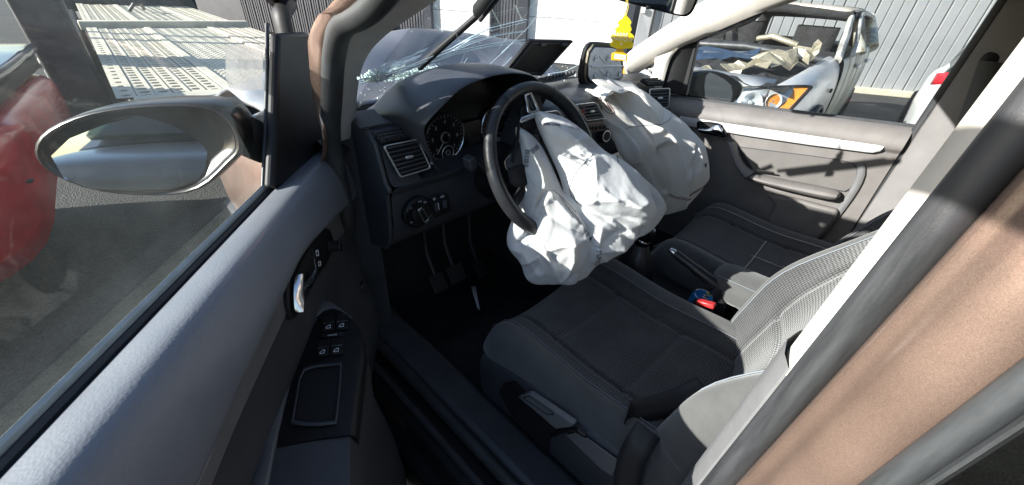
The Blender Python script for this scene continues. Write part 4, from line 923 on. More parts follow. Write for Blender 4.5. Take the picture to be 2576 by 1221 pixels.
# paper sticker on the glass
stk = [UT(p, -.006) for p in ((568, 112), (662, 118), (662, 225), (600, 228), (580, 222), (569, 200))]
prism('window_sticker', stk, -dn_*.001, glass('sticker_film', (.8, .8, .8), .42, (.62, .61, .6), reflect=.5), door, smooth=False)
# ================================================================== DASHBOARD
dash = empty('dashboard', (0, 0, 0), parent=car)
def dprof(x):
    """section of the dash, windscreen to knees"""
    e = (abs(x)/.70)**4; yb = wsb(x)-.02; c = max(0, 1-abs(x)/.20)       # c: centre stack bulge
    c = min(1, c*3)
    k = 1. if -.605 < x < -.172 else 0.
    Yq = lambda y: y+(max(y, .885)-y)*k
    return [V(x, yb, 1.065), V(x, yb-.10, 1.075), V(x, 1.06-.06*e, 1.085), V(x, 1.00-.06*e, 1.09), V(x, .90+.02*e, 1.098), V(x, Yq(.855+.015*e-.05*c), 1.096), V(x, Yq(.83+.01*e-.07*c), 1.088),
            V(x, Yq(.815-.07*c), 1.07), V(x, Yq(.805-.08*c), 1.03), V(x, Yq(.792-.075*c), .980), V(x, .778-.06*c, .968), V(x, .780-.06*c, .957), V(x, .792-.05*c, .948), V(x, .796-.05*c, .90), V(x, .80-.05*c, .85),
            V(x, .812-.06*c, .80), V(x, .84-.08*c, .765), V(x, .92-.12*c, .745), V(x, 1.03, .74)]
xs = sorted(set(list(np.linspace(-.695, .695, 36))+[-.2, -.14, .14, .2, -.61, -.60, -.18, -.165]))
rows = [dprof(x) for x in xs]
nr_u = 11
loft('upper_pad', [r_[:nr_u] for r_ in rows], dashm, dash, sub=1)
loft('lower_panel', [r_[nr_u-1:] for r_ in rows], dashlow, dash, sub=1)
for s_, nm in ((-1, 'end_cover'), (1, 'end_cover')):
    pr = dprof(s_*.695); pts = [p+V(s_*.001, 0, 0) for p in pr[3:]]
    prism(nm, pts, (s_*.012, 0, 0), dashlow, dash, bevel=.004)
# seam across the top
tube('top_seam', [V(x, 1.03-.06*(abs(x)/.70)**4, 1.0905) for x in np.linspace(-.67, .67, 24)], .0025, black, dash, n=6)
# ribbed speaker grille on the top left
for i in range(34):
    t = i/33; x = -.705+.13*t
    a_ = V(-.715+.125*t, .855-.0*t, 1.1005); b_ = V(-.685+.13*t, .99, 1.096)
    box('grille_rib', ((a_+b_)/2), (.0022, (b_-a_).length, .004), dashm, dash, rot=Matrix.Rotation(-math.atan2(b_.x-a_.x, b_.y-a_.y), 3, 'Z'), bevel=0)
# ---- instrument hood
LX, RX = -.632, -.145; cxh = (LX+RX)/2; hwh = (RX-LX)/2
cxh_ = cxh
lipL = [((705, 742), .772), ((672, 690), .770), ((640, 610), .762), ((618, 545), .752), ((612, 495), .742), ((632, 445), .730), ((720, 350), .716), ((850, 232), .706), ((1000, 172), .700), ((1095, 152), .700)]
lipL = [U(r2(*p), 'y', y_) for p, y_ in lipL]; xm = lipL[-1].x
lip_ = lipL+[V(2*xm-p.x, p.y, p.z) for p in reversed(lipL[:-1])]
lip_ = smooth_path(lip_, 4); hc = V(xm, .75, 1.05)
def hrow(k, y=None, dz=0., zc_=None, ykeep=0.):
    out = []
    for p in lip_:
        q = V(hc.x+(p.x-hc.x)*k, p.y+ykeep if y is None else y, hc.z+(p.z-hc.z)*k+dz)
        if y is not None and y < p.y+.01: q.y = p.y+.01
        if zc_ is not None: b = max(0., min(1., (q.z-1.06)/.06)); q.z = q.z+(zc_-q.z)*b if q.z > zc_ else q.z
        out.append(q)
    return out
rows = [hrow(.90, .868), hrow(.95, .80), hrow(.985, None, 0, None, .012), hrow(.998, None, 0, None, .002), hrow(1.012, None), hrow(1.03, None, 0, None, .006), hrow(1.045, None, 0, None, .025), hrow(1.055, .815), hrow(1.06, .87, -.006), hrow(1.04, .93, -.02), hrow(1.0, 1.0, -.04), hrow(.93, 1.07, -.07), hrow(.85, 1.12, -.10)]
loft('instrument_hood', rows, dashm, dash, sub=1)
# cluster face and gauges
clm = mat('cluster_black', (.008, .008, .009), .3)
CY = .852
def CF(p, o=0.): return U(p, 'y', CY-o)
prism('cluster_face', [V(cxh+hwh*.92*math.cos(a_), CY+.008, 1.0+.17*math.sin(a_)**.8 if math.sin(a_) > 0 else 1.0+.06*math.sin(a_)) for a_ in np.linspace(0, 2*math.pi, 40, endpoint=False)], (0, .01, 0), clm, dash, smooth=False)
dialm = mat('dial_print', (.45, .47, .5), .6); needle = mat('needle', (.7, .68, .62), .5)
for gx, gz, gr in ((-.482, 1.035, .064), (-.285, 1.035, .064)):
    c_ = V(gx, CY-.004, gz)
    go = ring('gauge', c_, (0, -1, 0), gr*.985, gr*1.03, .005, chrome, dash, 40)
    disc('dial_face', c_+V(0, .002, 0), (0, -1, 0), gr*.97, .002, clm, go, 40)
    for i in range(25):
        a_ = R_(225-270*i/24); r0 = .82 if i % 4 == 0 else .88
        p0_, p1_ = c_+V(math.cos(a_)*gr*r0, -.0012, math.sin(a_)*gr*r0), c_+V(math.cos(a_)*gr*.95, -.0012, math.sin(a_)*gr*.95)
        tube('tick', [p0_, p1_], .0007, dialm, go, n=4)
    for i in range(7):
        a_ = R_(225-270*i/6); text_obj('numeral', str(i+1 if gx < -.4 else i*40), .014 if gx < -.4 else .010, M_axes(c_+V(math.cos(a_)*gr*.66, -.0012, math.sin(a_)*gr*.66), (1, 0, 0), (0, 0, 1)), dialm, go)
    lathe('hub', c_, (0, -1, 0), [(gr*.20, 0), (gr*.20, .006), (gr*.16, .007)], blackgl, go, 20)
    ring('hub_ring', c_, (0, -1, 0), gr*.20, gr*.24, .005, silver, go)
    c2 = c_+V(gr*.1, -.001, -gr*.70)
    ring('small_gauge', c2, (0, -1, 0), gr*.30, gr*.33, .003, silver, go)
    ring('small_hub', c2, (0, -1, 0), gr*.09, gr*.12, .004, silver, go)
    a_ = R_(232); tube('needle', [c_+V(math.cos(a_)*gr*.2, -.004, math.sin(a_)*gr*.2), c_+V(math.cos(a_)*gr*.8, -.004, math.sin(a_)*gr*.8)], .001, needle, go, n=5)
box('display', (-.384, CY-.002, 1.03), (.07, .004, .07), blackgl, dash)
# ---- vents
def vent(quad, nm, slats, frame_m=silver, depth=V(0, .05, 0), knob=True, verts=0):
    """quad tl,tr,br,bl : silver frame with slats set in a dark duct"""
    nrm = (quad[3]-quad[0]).cross(quad[1]-quad[0]).normalized()
    if nrm.y > 0: nrm = -nrm
    dk2 = MATS['bowl_black']
    q2 = inset(quad, .0)
    h = prism(nm, rrect([p-nrm*.012 for p in inset(quad, .03)], .07), nrm*.006, dk2, car)
    if frame_m is not None: frame_ring('frame', rrect([p-nrm*.002 for p in inset(quad, -.03)], .09), rrect([p-nrm*.002 for p in inset(quad, .045)], .09), nrm*.006, frame_m, h, bevel=.0012)
    qi = inset(quad, .07)
    for i in range(slats):
        v_ = (i+.5)/slats; a_, b_ = quad_pt(qi, 0, v_), quad_pt(qi, 1, v_); hh = (qi[3]-qi[0]).length/slats
        dz = (qi[3]-qi[0]).normalized(); w_ = (b_-a_).normalized()
        ctr = (a_+b_)/2-nrm*.002
        M = Matrix((w_, nrm, -dz)).transposed() @ Matrix.Rotation(R_(18), 3, 'X')
        box('slat', ctr, ((b_-a_).length, .014, hh*.36), dashlow, h, rot=M, bevel=.001)
    for i in range(verts):
        u_ = (i+1)/(verts+1); a_, b_ = quad_pt(qi, u_, 0), quad_pt(qi, u_, 1)
        tube('slat_link', [a_+nrm*.001, b_+nrm*.001], .0022, black, h, n=6)
    if knob:
        c_ = quad_pt(qi, .52, .47)+nrm*.004; w_ = (quad[1]-quad[0]).normalized()
        M = Matrix((w_, nrm, w_.cross(nrm))).transposed()
        box('knob', c_, ((quad[1]-quad[0]).length*.24, .008, .008), silver, h, rot=M, bevel=.003)
    return h
def proud(q, o): return [p+V(0, -o, 0) for p in q]
qd = [U(r2(*p), 'y', y_) for p, y_ in (((355, 588), .792), ((562, 546), .792), ((642, 722), .772), ((458, 778), .772))]
vent(qd, 'side_vent', 7)
qd = [U(r2(*p), 'y', y_) for p, y_ in (((283, 505), .838), ((492, 468), .838), ((527, 525), .806), ((345, 562), .806))]
vent(qd, 'demister_vent', 3, None, knob=False, verts=5)
# little wheel and icons right of the vent
a_ = U(r2(615, 610), 'y', .782); box('vent_wheel', a_, (.012, .01, .035), black, dash, bevel=.003)
for p, tx in (((593, 570), '\u2261'), ((650, 688), 'o')): text_obj('vent_icon', tx, .014, M_axes(U(r2(*p), 'y', .776), (1, 0, 0), (0, .25, 1)), paintwhite, dash)
# centre vents, hazard switch, radio
cq = [U(r1(*p), 'y', .70) for p in ((545, 188), (652, 176), (704, 262), (604, 276))]
vent(cq, 'centre_vent', 5)
shift = V(-.20, .0, .002)
vent([p+shift for p in cq], 'centre_vent', 5)
stack = box('radio', (.02, .735, .93), (.24, .06, .12), dashlow, car, bevel=.01, rot=Matrix.Rotation(R_(-12), 3, 'X'))
box('climate_panel', (.02, .742, .83), (.24, .06, .08), black, car, bevel=.01)
hz = U(r1(577, 225), 'y', .702); box('hazard_switch', hz, (.034, .01, .05), black, stack, bevel=.004)
tri = [hz+V(-.011, -.0065, -.008), hz+V(.011, -.0065, -.008), hz+V(0, -.0065, .011)]
frame_ring('hazard_triangle', tri, inset(tri, .35), (0, -.001, 0), redplastic, stack, smooth=False)
kb = U(r1(712, 362), 'y', .69)
ko = lathe('volume_knob', kb+V(0, .02, 0), (-.2, -1, .15), [(.028, 0), (.027, .02), (.024, .026), (.018, .026)], black, stack, 28)
lathe('knob_ring', kb+V(0, .02, 0)+V(-.2, -1, .15).normalized()*.024, (-.2, -1, .15), [(.0205, -.001), (.0215, .001), (.0205, .002), (.0165, .0022)], silver, ko, 28)
lathe('knob_face', kb+V(0, .02, 0)+V(-.2, -1, .15).normalized()*.0255, (-.2, -1, .15), [(.0165, 0), (.0160, .002)], black, ko, 28)
wood = mat('radio_brown_gloss', (.07, .035, .022), .3)
rq = [U(r1(*p), 'y', .69) for p in ((600, 290), (700, 280), (712, 330), (610, 345))]
prism('radio_fascia', rq, (0, .02, 0), wood, stack, bevel=.002)
for i in range(5):
    p = U(r1(622+i*20, 318-i*2), 'y', .688); box('radio_button', p, (.015, .008, .011), black, stack, bevel=.002)
# ---- light switch
LC = U(r2(568, 993), 'y', .782); LN = V(0, -1, .06).normalized()
ls = lathe('light_switch', LC, LN, [(.044, -.01), (.044, .004), (.041, .007), (.037, .005), (.033, .004), (.004, .004)], black, car, 36)
ring('switch_ring', LC+LN*.003, LN, .0365, .0395, .0045, blackgl, ls, 36)
lathe('rotary_knob', LC, LN, [(.028, .003), (.027, .016), (.022, .018), (.002, .018)], black, ls, 30)
kd = (U(r2(605, 1045), 'y', .765)-U(r2(552, 950), 'y', .765)).normalized(); kc = LC+LN*.021
M = Matrix((kd.cross(LN), kd, -LN)).transposed()
box('knob_grip', kc-LN*.004, (.017, .053, .016), black, ls, rot=M, bevel=.004, seg=3)
gq = [kc+LN*.0055+(kd.cross(LN))*x+kd*y for x, y in ((-.0085, -.0265), (.0085, -.0265), (.0085, .0265), (-.0085, .0265))]
frame_ring('knob_chrome', rrect(gq, .25), rrect(inset(gq, .28), .25), -LN*.004, chrome, ls, bevel=.0008)
for a_, tx in ((110, '\u00b7'), (80, 'D0'), (50, 'ED'), (135, 'A'), (215, '#0'), (250, '0#')):
    text_obj('switch_icon', tx, .008, M_axes(LC+LN*.0052+V(math.cos(R_(a_))*.0325, 0, math.sin(R_(a_))*.0325), (1, 0, 0), (0, 0, 1)), dialm, ls)
tq = [U(r2(*p), 'y', .782) for p in ((640, 905), (745, 875), (768, 985), (665, 1025))]
dm = prism('dimmer_panel', rrect(tq, .12), (0, -.006, 0), black, car, bevel=.0015)
for p in ((683, 960), (732, 940)):
    c_ = U(r2(*p), 'y', .774); box('thumb_wheel', c_, (.014, .006, .026), dashlow, dm, bevel=.003)
tube('thumb_wheel_edge', [U(r2(690, 935), 'y', .770), U(r2(697, 975), 'y', .770)], .0009, paintwhite, dm)
text_obj('dimmer_icon', '\u00a9', .011, M_axes(U(r2(667, 912), 'y', .7745), (1, 0, 0), (0, 0, 1)), paintwhite, dm)
text_obj('dimmer_icon', '\u2261D', .010, M_axes(U(r2(716, 897), 'y', .7745), (1, 0, 0), (0, 0, 1)), paintwhite, dm)
# ---- popped centre storage lid and tray
q = [U(dt(1430, 320), 'y', .97), U(dt(1775, 325), 'y', .97), U(dt(1520, 605), 'y', 1.0), U(dt(1225, 578), 'y', 1.0)]
nrm = (q[1]-q[0]).cross(q[3]-q[0]).normalized(); nrm = nrm if nrm.y > 0 else -nrm
lid = prism('storage_lid', rrect(q, .05, 3), nrm*.012, black, car, bevel=.003)
qi = inset(q, .12)
frame_ring('lid_rib', [p-nrm*.004 for p in qi], [p-nrm*.004 for p in inset(qi, .06)], nrm*.004, dashlow, lid)
for t in (.3, .8): box('lid_clip', quad_pt(q, t, .1)-nrm*.006, (.03, .01, .01), dashlow, lid, bevel=.002)
tq = [U(dt(1400, 640), 'y', .93), U(dt(1790, 565), 'y', .99), U(dt(1790, 590), 'y', .97), U(dt(1660, 640), 'y', .92), U(dt(1440, 668), 'y', .90)]
tray = prism('storage_tray', tq, (0, .03, -.01), black, car, bevel=.002)
for i in range(9):
    c_ = U(dt(1560+i*26, 622-i*6), 'y', .93+.006*i); box('tray_clip', c_, (.006, .01, .014), dashlow, tray, bevel=.001)
# passenger airbag door, flipped up
AY = .90
def AL(p): q_ = U(p, 'y', AY); return V(q_.x, AY-.15*(q_.z-1.1), q_.z)
ol = [(1880, 332), (1930, 330), (2040, 340), (2085, 348), (2125, 380), (2150, 480), (2172, 640), (2150, 668), (1990, 680), (1905, 690), (1860, 692), (1830, 660), (1815, 590), (1822, 480), (1835, 390), (1855, 350)]
cov = prism('airbag_door', [AL(dt(*p)) for p in ol], (.01, .022, 0), black, car, bevel=.006, seg=3)
il = [(1895, 368), (2030, 375), (2070, 385), (2095, 420), (2125, 500), (2150, 610), (2140, 640), (1960, 640), (1895, 640), (1872, 600), (1862, 500), (1868, 410)]
steelb = mat('airbag_door_plate', (.62, .66, .72), .45, .1, var=.12, varscale=25)
AN = V(.05, -1, -.1).normalized()
pl_ = prism('steel_plate', [AL(dt(*p))+AN*.001 for p in il], AN*.006, steelb, cov, bevel=.004)
a_, b_ = AL(dt(1880, 520)), AL(dt(2130, 520)); tube('plate_fold', [a_+AN*.008, b_+AN*.008], .004, steelb, cov)
for p in ((1910, 455), (2010, 455), (2090, 455), (1925, 590), (2025, 575), (2120, 575)):
    lathe('rivet', AL(dt(*p))+AN*.007, AN, [(.011, 0), (.012, .004), (.008, .005), (.003, .0015)], steelb, cov, 14)
for p0_, p1_ in (((1940, 440), (1990, 490)), ((2030, 500), (2080, 450)), ((1955, 545), (2000, 590)), ((2045, 590), (2095, 550))):
    tube('pressed_rib', [AL(dt(*p0_))+AN*.007, AL(dt(*p1_))+AN*.007], .0035, steelb, cov, n=6)
loft('foam_edge', [[AL(dt(x, y))+V(0, o, 0) for o in (-.004, -.012, -.004)] for x, y in ((1880, 350), (1845, 400), (1838, 500), (1842, 600), (1880, 690))], tinbeige, cov, solid=.006)
# passenger end vent
q = [U(r1(*p), 'x', x_) for p, x_ in (((1010, 150), .60), ((1072, 140), .665), ((1106, 222), .665), ((1060, 225), .60))]
q = [V(.555, .775, 1.065), V(.665, .735, 1.065), V(.675, .72, .985), V(.56, .76, .985)]
vent(q, 'passenger_vent', 6)
q = [V(.56, .83, 1.098), V(.655, .80, 1.098), V(.665, .755, 1.082), V(.565, .79, 1.082)]
vent(q, 'demister_vent', 3, None, knob=False, verts=4)
# ---- steering wheel
WC = V(-.36, .58, 1.02); WW = V(0, math.sin(R_(30)), math.cos(R_(30))); WN = V(0, -math.cos(R_(30)), math.sin(R_(30)))
def WP(p, o=0.): return UP(p, WC+WN*o, WN)
stw = empty('steering_wheel', (0, 0, 0), parent=car)
rr = .186
rows = []
for i in range(96):
    a_ = 2*math.pi*i/96; d_ = V(1, 0, 0)*math.cos(a_)+WW*math.sin(a_); c_ = WC+d_*rr; fat = 1+.10*math.cos(2*(a_-R_(40)))
    rows.append([c_+(d_*math.cos(b_)*.0155+WN*math.sin(b_)*.0175)*fat for b_ in np.linspace(0, 2*math.pi, 14, endpoint=False)])
loft('rim', rows, leather, stw, cu=True, cv=True)
for a_ in (118, 62, 298, 242):
    d_ = V(1, 0, 0)*math.cos(R_(a_))+WW*math.sin(R_(a_)); tg = -V(1, 0, 0)*math.sin(R_(a_))+WW*math.cos(R_(a_))
    tube('rim_seam', [WC+d_*rr+(d_*math.cos(b_)*.0158+WN*math.sin(b_)*.0178)*1.06 for b_ in np.linspace(0, 2*math.pi, 16, endpoint=False)], .0009, black, stw, closed=True, n=5)
hubm = mat('hub_plastic', (.045, .045, .048), .55, bump=('F1', 420, .3, .0006), var=.2, varscale=15)
lathe('hub', WC-WN*.05, WN, [(.085, 0), (.09, .02), (.085, .035), (.07, .04), (.06, .02), (.01, .018)], black, stw, 36)
def plate(nm, pts, o, th, m_, par, bev=.004): return prism(nm, [WP(r1(*p), o) for p in pts], WN*th, m_, par, bevel=bev, seg=3)
plate('spoke', [(225, 95), (290, 88), (335, 130), (345, 190), (352, 245), (330, 290), (300, 330), (250, 330), (232, 290), (230, 220), (255, 170), (250, 130)], -.012, .014, black, stw)
tr_o = [(258, 138), (296, 124), (340, 215), (336, 236), (298, 244), (276, 236)]
tr_i = [(268, 146), (292, 137), (326, 214), (322, 224), (300, 230), (288, 224)]
tri_ = frame_ring('spoke_trim', [WP(r1(*p), .004) for p in tr_o], [WP(r1(*p), .004) for p in tr_i], WN*.008, chrome, stw, bevel=.0015)
plate('spoke_trim', [(232, 276), (240, 262), (290, 244), (345, 226), (356, 238), (330, 258), (250, 292), (235, 292)], .002, .010, chrome, stw, .003)
plate('spoke_glass', [(270, 150), (291, 141), (324, 214), (300, 226), (290, 222)], .0, .003, blackgl, stw, .001)
plate('spoke', [(150, 500), (230, 390), (262, 360), (330, 360), (330, 470), (270, 560), (180, 560), (160, 540)], -.014, .016, hubm, stw, .006)
plate('switch_pod', [(165, 545), (240, 512), (285, 540), (292, 620), (250, 640), (200, 640), (180, 620)], -.002, .012, black, stw, .006)
tube('spoke_trim', smooth_path([WP(r1(*p), .004) for p in ((238, 280), (235, 340), (225, 400), (210, 460), (205, 500))], 4), .004, black, stw)
plate('hub_cover', [(290, 330), (420, 300), (470, 360), (480, 470), (440, 560), (330, 560), (270, 470)], -.03, .012, black, stw, .01)
ring('emblem', WP(r1(425, 405), -.01), WN, .021, .025, .006, silver, stw, 28)
for a_ in (-25, 205):
    d_ = V(1, 0, 0)*math.cos(R_(a_))+WW*math.sin(R_(a_)); tube('spoke_arm', [WC+d_*.07-WN*.02, WC+d_*.13-WN*.012, WC+d_*.185], [.022, .018, .012], black, stw, squash=.6)
tube('steering_column', [WC-WN*.03, WC-WN*.10, WC-WN*.24], [.055, .06, .065], black, car, n=20)
q0 = U(r2(885, 690), 'y', .70)
st_ = tube('stalk', [WC-WN*.08+V(-.03, 0, -.02), WC-WN*.07+V(-.09, 0, -.03), q0+V(.02, 0, 0)], [.012, .010, .012], black, car)
box('stalk_end', q0, (.022, .03, .035), dashlow, st_, bevel=.004, rot=Matrix.Rotation(R_(-15), 3, 'Y'))
# pedals
for x, z, w_ in ((-.50, .50, .06), (-.42, .50, .07), (-.30, .46, .05)):
    pd = box('pedal', (x, .90, z), (w_, .015, .07), black, car, bevel=.004, rot=Matrix.Rotation(R_(-35), 3, 'X'))
    tube('pedal_arm', [V(x, .905, z), V(x, .96, z+.10), V(x, .97, z+.25)], .008, metal_dark, pd)
    for i in range(4): box('pedal_rib', V(x, .890-.004*i*0, z-.022+i*.015)+V(0, .008*(i-1.5)*.7, 0), (w_*.85, .004, .003), black, pd, rot=Matrix.Rotation(R_(-35), 3, 'X'), bevel=0)
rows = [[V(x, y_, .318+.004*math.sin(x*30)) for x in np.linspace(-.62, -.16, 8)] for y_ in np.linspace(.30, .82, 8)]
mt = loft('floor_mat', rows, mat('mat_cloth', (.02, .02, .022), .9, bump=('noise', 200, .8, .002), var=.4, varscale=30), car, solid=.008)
# ================================================================== PASSENGER SIDE
pd_ = empty('passenger_door', (0, 0, 0), parent=car)
def PD(p, x=.70): return U(k3(*p), 'x', x)
# panel surface: x as a function of (y, z)
def pz_belt(y): return float(np.interp(y, [-.1, .7], [1.082, 1.022]))
Y_ = np.linspace(-.085, .80, 30)
def px_(dz):      # depth below the belt line
    return float(np.interp(dz, [0, .008, .03, .06, .075, .08, .12, .2, .45, .7], [.745, .715, .690, .682, .686, .700, .702, .704, .70, .69]))
rows = [[V(px_(dz), y_, pz_belt(y_)-dz) for dz in (0, .004, .01, .02, .035, .055, .068, .076, .082, .11, .16, .25, .4, .55, .68)] for y_ in Y_]
loft('inner_panel', rows, pdoor, pd_, sub=1)
# brushed strip with rounded end
top = [(150, 586), (500, 640), (800, 683), (1100, 726), (1150, 733), (1178, 740)]; bot = [(150, 628), (500, 686), (800, 730), (1080, 766), (1120, 770), (1160, 762)]
rows = []
for a_, b_ in zip(top, bot):
    A, B = PD(a_, .680), PD(b_, .684); rows.append([A+V(.012, 0, 0), A, (A+B)/2+V(-.004, 0, 0), B, B+V(.012, 0, 0)])
loft('brushed_strip', rows, brushed, pd_)
# inner handle
ho = [(240, 612), (300, 614), (345, 622), (362, 632), (384, 678), (380, 692), (360, 692), (250, 668), (238, 655), (234, 625)]
hb2 = prism('handle_bezel', [PD(p, .671) for p in ho], (.035, 0, 0), blackgl, pd_, bevel=.002)
cup = [(250, 620), (300, 622), (335, 632), (345, 660), (330, 670), (256, 655), (246, 640)]
prism('handle_cup', [PD(p, .6698) for p in cup], (.001, 0, 0), MATS['bowl_black'], hb2, smooth=False)
rows = []
for a_, b_ in (((242, 648), (246, 657)), ((270, 650), (272, 663)), ((300, 650), (305, 670)), ((325, 632), (335, 678)), ((345, 630), (358, 684)), ((358, 642), (368, 684)), ((364, 655), (372, 680))):
    A, B = PD(a_, .662), PD(b_, .662); rows.append([A+V(.006, 0, 0), A+(B-A)*.2, (A+B)/2+V(-.004, 0, 0), A+(B-A)*.8, B+V(.006, 0, 0)])
loft('handle_pull', rows, chrome, hb2, sub=1)
# recessed cloth insert, armrest shelf, pull bar
ins = [(445, 738), (600, 757), (800, 782), (950, 803), (1020, 820), (1043, 850), (1040, 900), (1010, 950), (980, 965), (700, 915), (520, 868), (500, 830), (470, 780)]
insm = mat('door_insert_cloth', (.13, .12, .112), .8, bump=('noise', 700, .4, .0006), var=.1, varscale=14)
prism('cloth_insert', [PD(p, .698) for p in ins], (.004, 0, 0), insm, pd_, bevel=.002)
frame_ring('insert_groove', [PD(p, .6995) for p in ins], [PD(p, .6995) for p in [(p[0]+(760-p[0])*.012, p[1]+(860-p[1])*.03) for p in ins]], (-.003, 0, 0), dashlow, pd_, smooth=False)
# armrest: rounded ledge coming out of the door
tp = [(515, 868), (620, 890), (750, 915), (880, 940), (985, 962)]; fr_ = [(470, 900), (600, 940), (740, 975), (860, 1000), (945, 1018)]
rows = []
for a_, b_ in zip(tp, fr_):
    A = PD(a_, .700); B = U(k3(*b_), 'x', .650)
    rows.append([A, A+V(-.03, 0, .004), V(.645, B.y, A.z-.005), V(.640, B.y, (A.z+B.z)/2), V(.650, B.y, B.z), V(.70, B.y, B.z-.015)])
loft('armrest', rows, pdoor, pd_, sub=1, caps=True)
pb = [(388, 712, 418, 716), (395, 745, 432, 735), (408, 790, 445, 780), (425, 835, 465, 825), (445, 870, 490, 852), (470, 900, 520, 872)]
rows = []
for x0, y0, x1, y1 in pb:
    A, B = PD((x0, y0), .665), PD((x1, y1), .675); rows.append([A+V(.04, 0, 0), A, A+(B-A)*.3+V(-.012, 0, 0), A+(B-A)*.7+V(-.012, 0, 0), B, B+V(.03, 0, 0)])
loft('pull_bar', rows, mat('pull_bar_grey', (.19, .185, .19), .5, bump=('F1', 420, .3, .0006)), pd_, sub=1)
prism('pull_pocket', [PD(p, .692) for p in ((432, 730), (470, 775), (515, 850), (500, 856), (470, 840), (450, 800))], (.004, 0, 0), MATS['bowl_black'], pd_, smooth=False)
sq = [PD(p, .672) for p in ((530, 855), (622, 868), (630, 878), (540, 866))]
prism('window_switch', sq, (-.006, 0, .004), black, pd_, bevel=.0015)
# map pocket
mp_ = [(580, 980), (650, 985), (760, 1010), (870, 1040), (950, 1060), (935, 1110), (890, 1165), (830, 1221), (760, 1290), (570, 1290), (570, 1140), (600, 1090), (625, 1030)]
prism('map_pocket', [PD(p, .668) for p in mp_], (.03, 0, 0), pdoor, pd_, bevel=.012, seg=3)
# raised border beside the rear edge
bd = [((1085, 830), (1040, 820)), ((1092, 880), (1045, 880)), ((1060, 950), (1010, 950)), ((985, 1060), (950, 1040)), ((880, 1190), (840, 1180)), ((850, 1230), (800, 1230))]
loft('panel_border', [[PD(a_, .70), PD(a_, .692), PD(((a_[0]+b_[0])/2, (a_[1]+b_[1])/2), .688), PD(b_, .692), PD(b_, .70)] for a_, b_ in bd], greyband, pd_, sub=1)
# glass, sweeper, frame
loft('window_glass', [[V(.765-.10*t, y_, pz_belt(y_)-.02+.53*t) for t in np.linspace(0, 1, 5)] for y_ in (-.10, .2, .45, .66)], glass_side, pd_)
loft('window_sweeper', [[V(x, y_, pz_belt(y_)+dz) for x, dz in ((.755, -.01), (.752, .006), (.742, .006), (.735, -.004))] for y_ in Y_], rubber, pd_)
loft('outer_skin', [[V(.80+.06*math.sin(math.pi*(z-.28)/.8), y_, z) for z in np.linspace(.28, 1.03, 7)] for y_ in (-.1, .4, .95)], brown, pd_)
tri_ = [U(p, 'x', .735) for p in ((1693, 135), (1744, 103), (1755, 105), (1724, 243), (1672, 226))]
prism('sail_panel', tri_, (.03, 0, 0), black, pd_, bevel=.004)
tube('window_frame', smooth_path([U(r4(590, 318), 'x', .735), U(r4(1000, 175), 'x', .72), U(r4(1240, 25), 'x', .71), V(.69, .15, 1.55), V(.68, -.1, 1.56)], 5), .010, black, pd_)
# mirror outside
MX = .93
pm = [(468, 690), (500, 620), (560, 590), (650, 572), (760, 578), (850, 610), (920, 650), (965, 695), (970, 730), (940, 790), (890, 845), (800, 850), (640, 815), (500, 790), (465, 770)]
cc = U(r4(720, 710), 'x', MX); mn = V(-.45, -.9, .0).normalized()
ring = [UP(r4(*p), cc, mn) for p in pm]; cm = sum(ring, Vector())/len(ring)
mrr = loft('door_mirror', [[cm+(p-cm)*.9-mn*-.006 for p in ring], [cm+(p-cm)*.97+mn*.004 for p in ring], ring, [cm+(p-cm)*1.0-mn*.04 for p in ring], [cm+(p-cm)*.75-mn*.09 for p in ring], [cm+(p-cm)*.2-mn*.10 for p in ring]], blackgl, pd_, cv=True, sub=1)
pg = [(660, 620), (690, 590), (740, 610), (800, 645), (845, 690), (855, 760), (830, 835), (760, 838), (650, 812), (648, 700)]
G = [UP(r4(*p), cm+mn*.003, mn) for p in pg]; gc = sum(G, Vector())/len(G)
prism('mirror_back', [cm+(p-cm)*.92+mn*.002 for p in ring], mn*-.006, black, mrr, smooth=False)
prism('mirror_glass', [p+mn*(.006+.12*(p-gc).x) for p in G], mn*.002, mirrorm, mrr, smooth=False)
# ---- passenger windscreen pillar, quarter window, post
pl1 = [U(r4(*p), 'x', .66) for p in ((-170, 640), (0, 500), (200, 340), (430, 190), (740, 0))]+[V(.60, .25, 1.56)]
pl2 = [U(r4(*p), 'x', .69) for p in ((-60, 690), (0, 645), (250, 460), (580, 330), (1000, 200), (1240, 40))]
A = smooth_path([V(.655, .93, 1.07)]+pl1[1:5]+[V(.61, .28, 1.52)], 5); B = smooth_path([V(.70, .86, 1.05), U(r4(60, 620), 'x', .70), U(r4(420, 405), 'x', .70), U(r4(590, 325), 'x', .70), U(r4(1220, 60), 'x', .69), V(.66, .12, 1.52)], 5)
rows = []
for a_, b_ in zip(A, B):
    nrm = V(-.9, -.3, .15).normalized()
    rows.append([a_+V(.02, .02, .01)]+[a_+(b_-a_)*t+nrm*.018*math.sin(math.pi*t)**.7 for t in np.linspace(0, 1, 8)]+[b_+V(.04, 0, 0)])
loft('windscreen_pillar_trim', rows, cream, car)
A = [U(r4(*p), 'x', .685) for p in ((245, 470), (235, 560), (205, 640), (175, 705))]; B = [U(r4(*p), 'x', .695) for p in ((430, 400), (380, 470), (345, 560), (300, 725))]
both(A, B, cream, 'quarter_pillar_trim', .012, car)
A = [U(r4(*p), 'x', .71) for p in ((420, 400), (375, 480), (345, 560), (298, 725))]; B = [U(r4(*p), 'x', .735) for p in ((590, 320), (550, 420), (510, 560), (452, 775))]
both(A, B, black, 'quarter_seal', .006, car)
loft('quarter_glass', [[U(r4(*p), 'x', .74) for p in ((-60, 720), (100, 730), (200, 715))], [U(r4(*p), 'x', .74) for p in ((0, 560), (130, 560), (260, 480))]], glass_side, car)
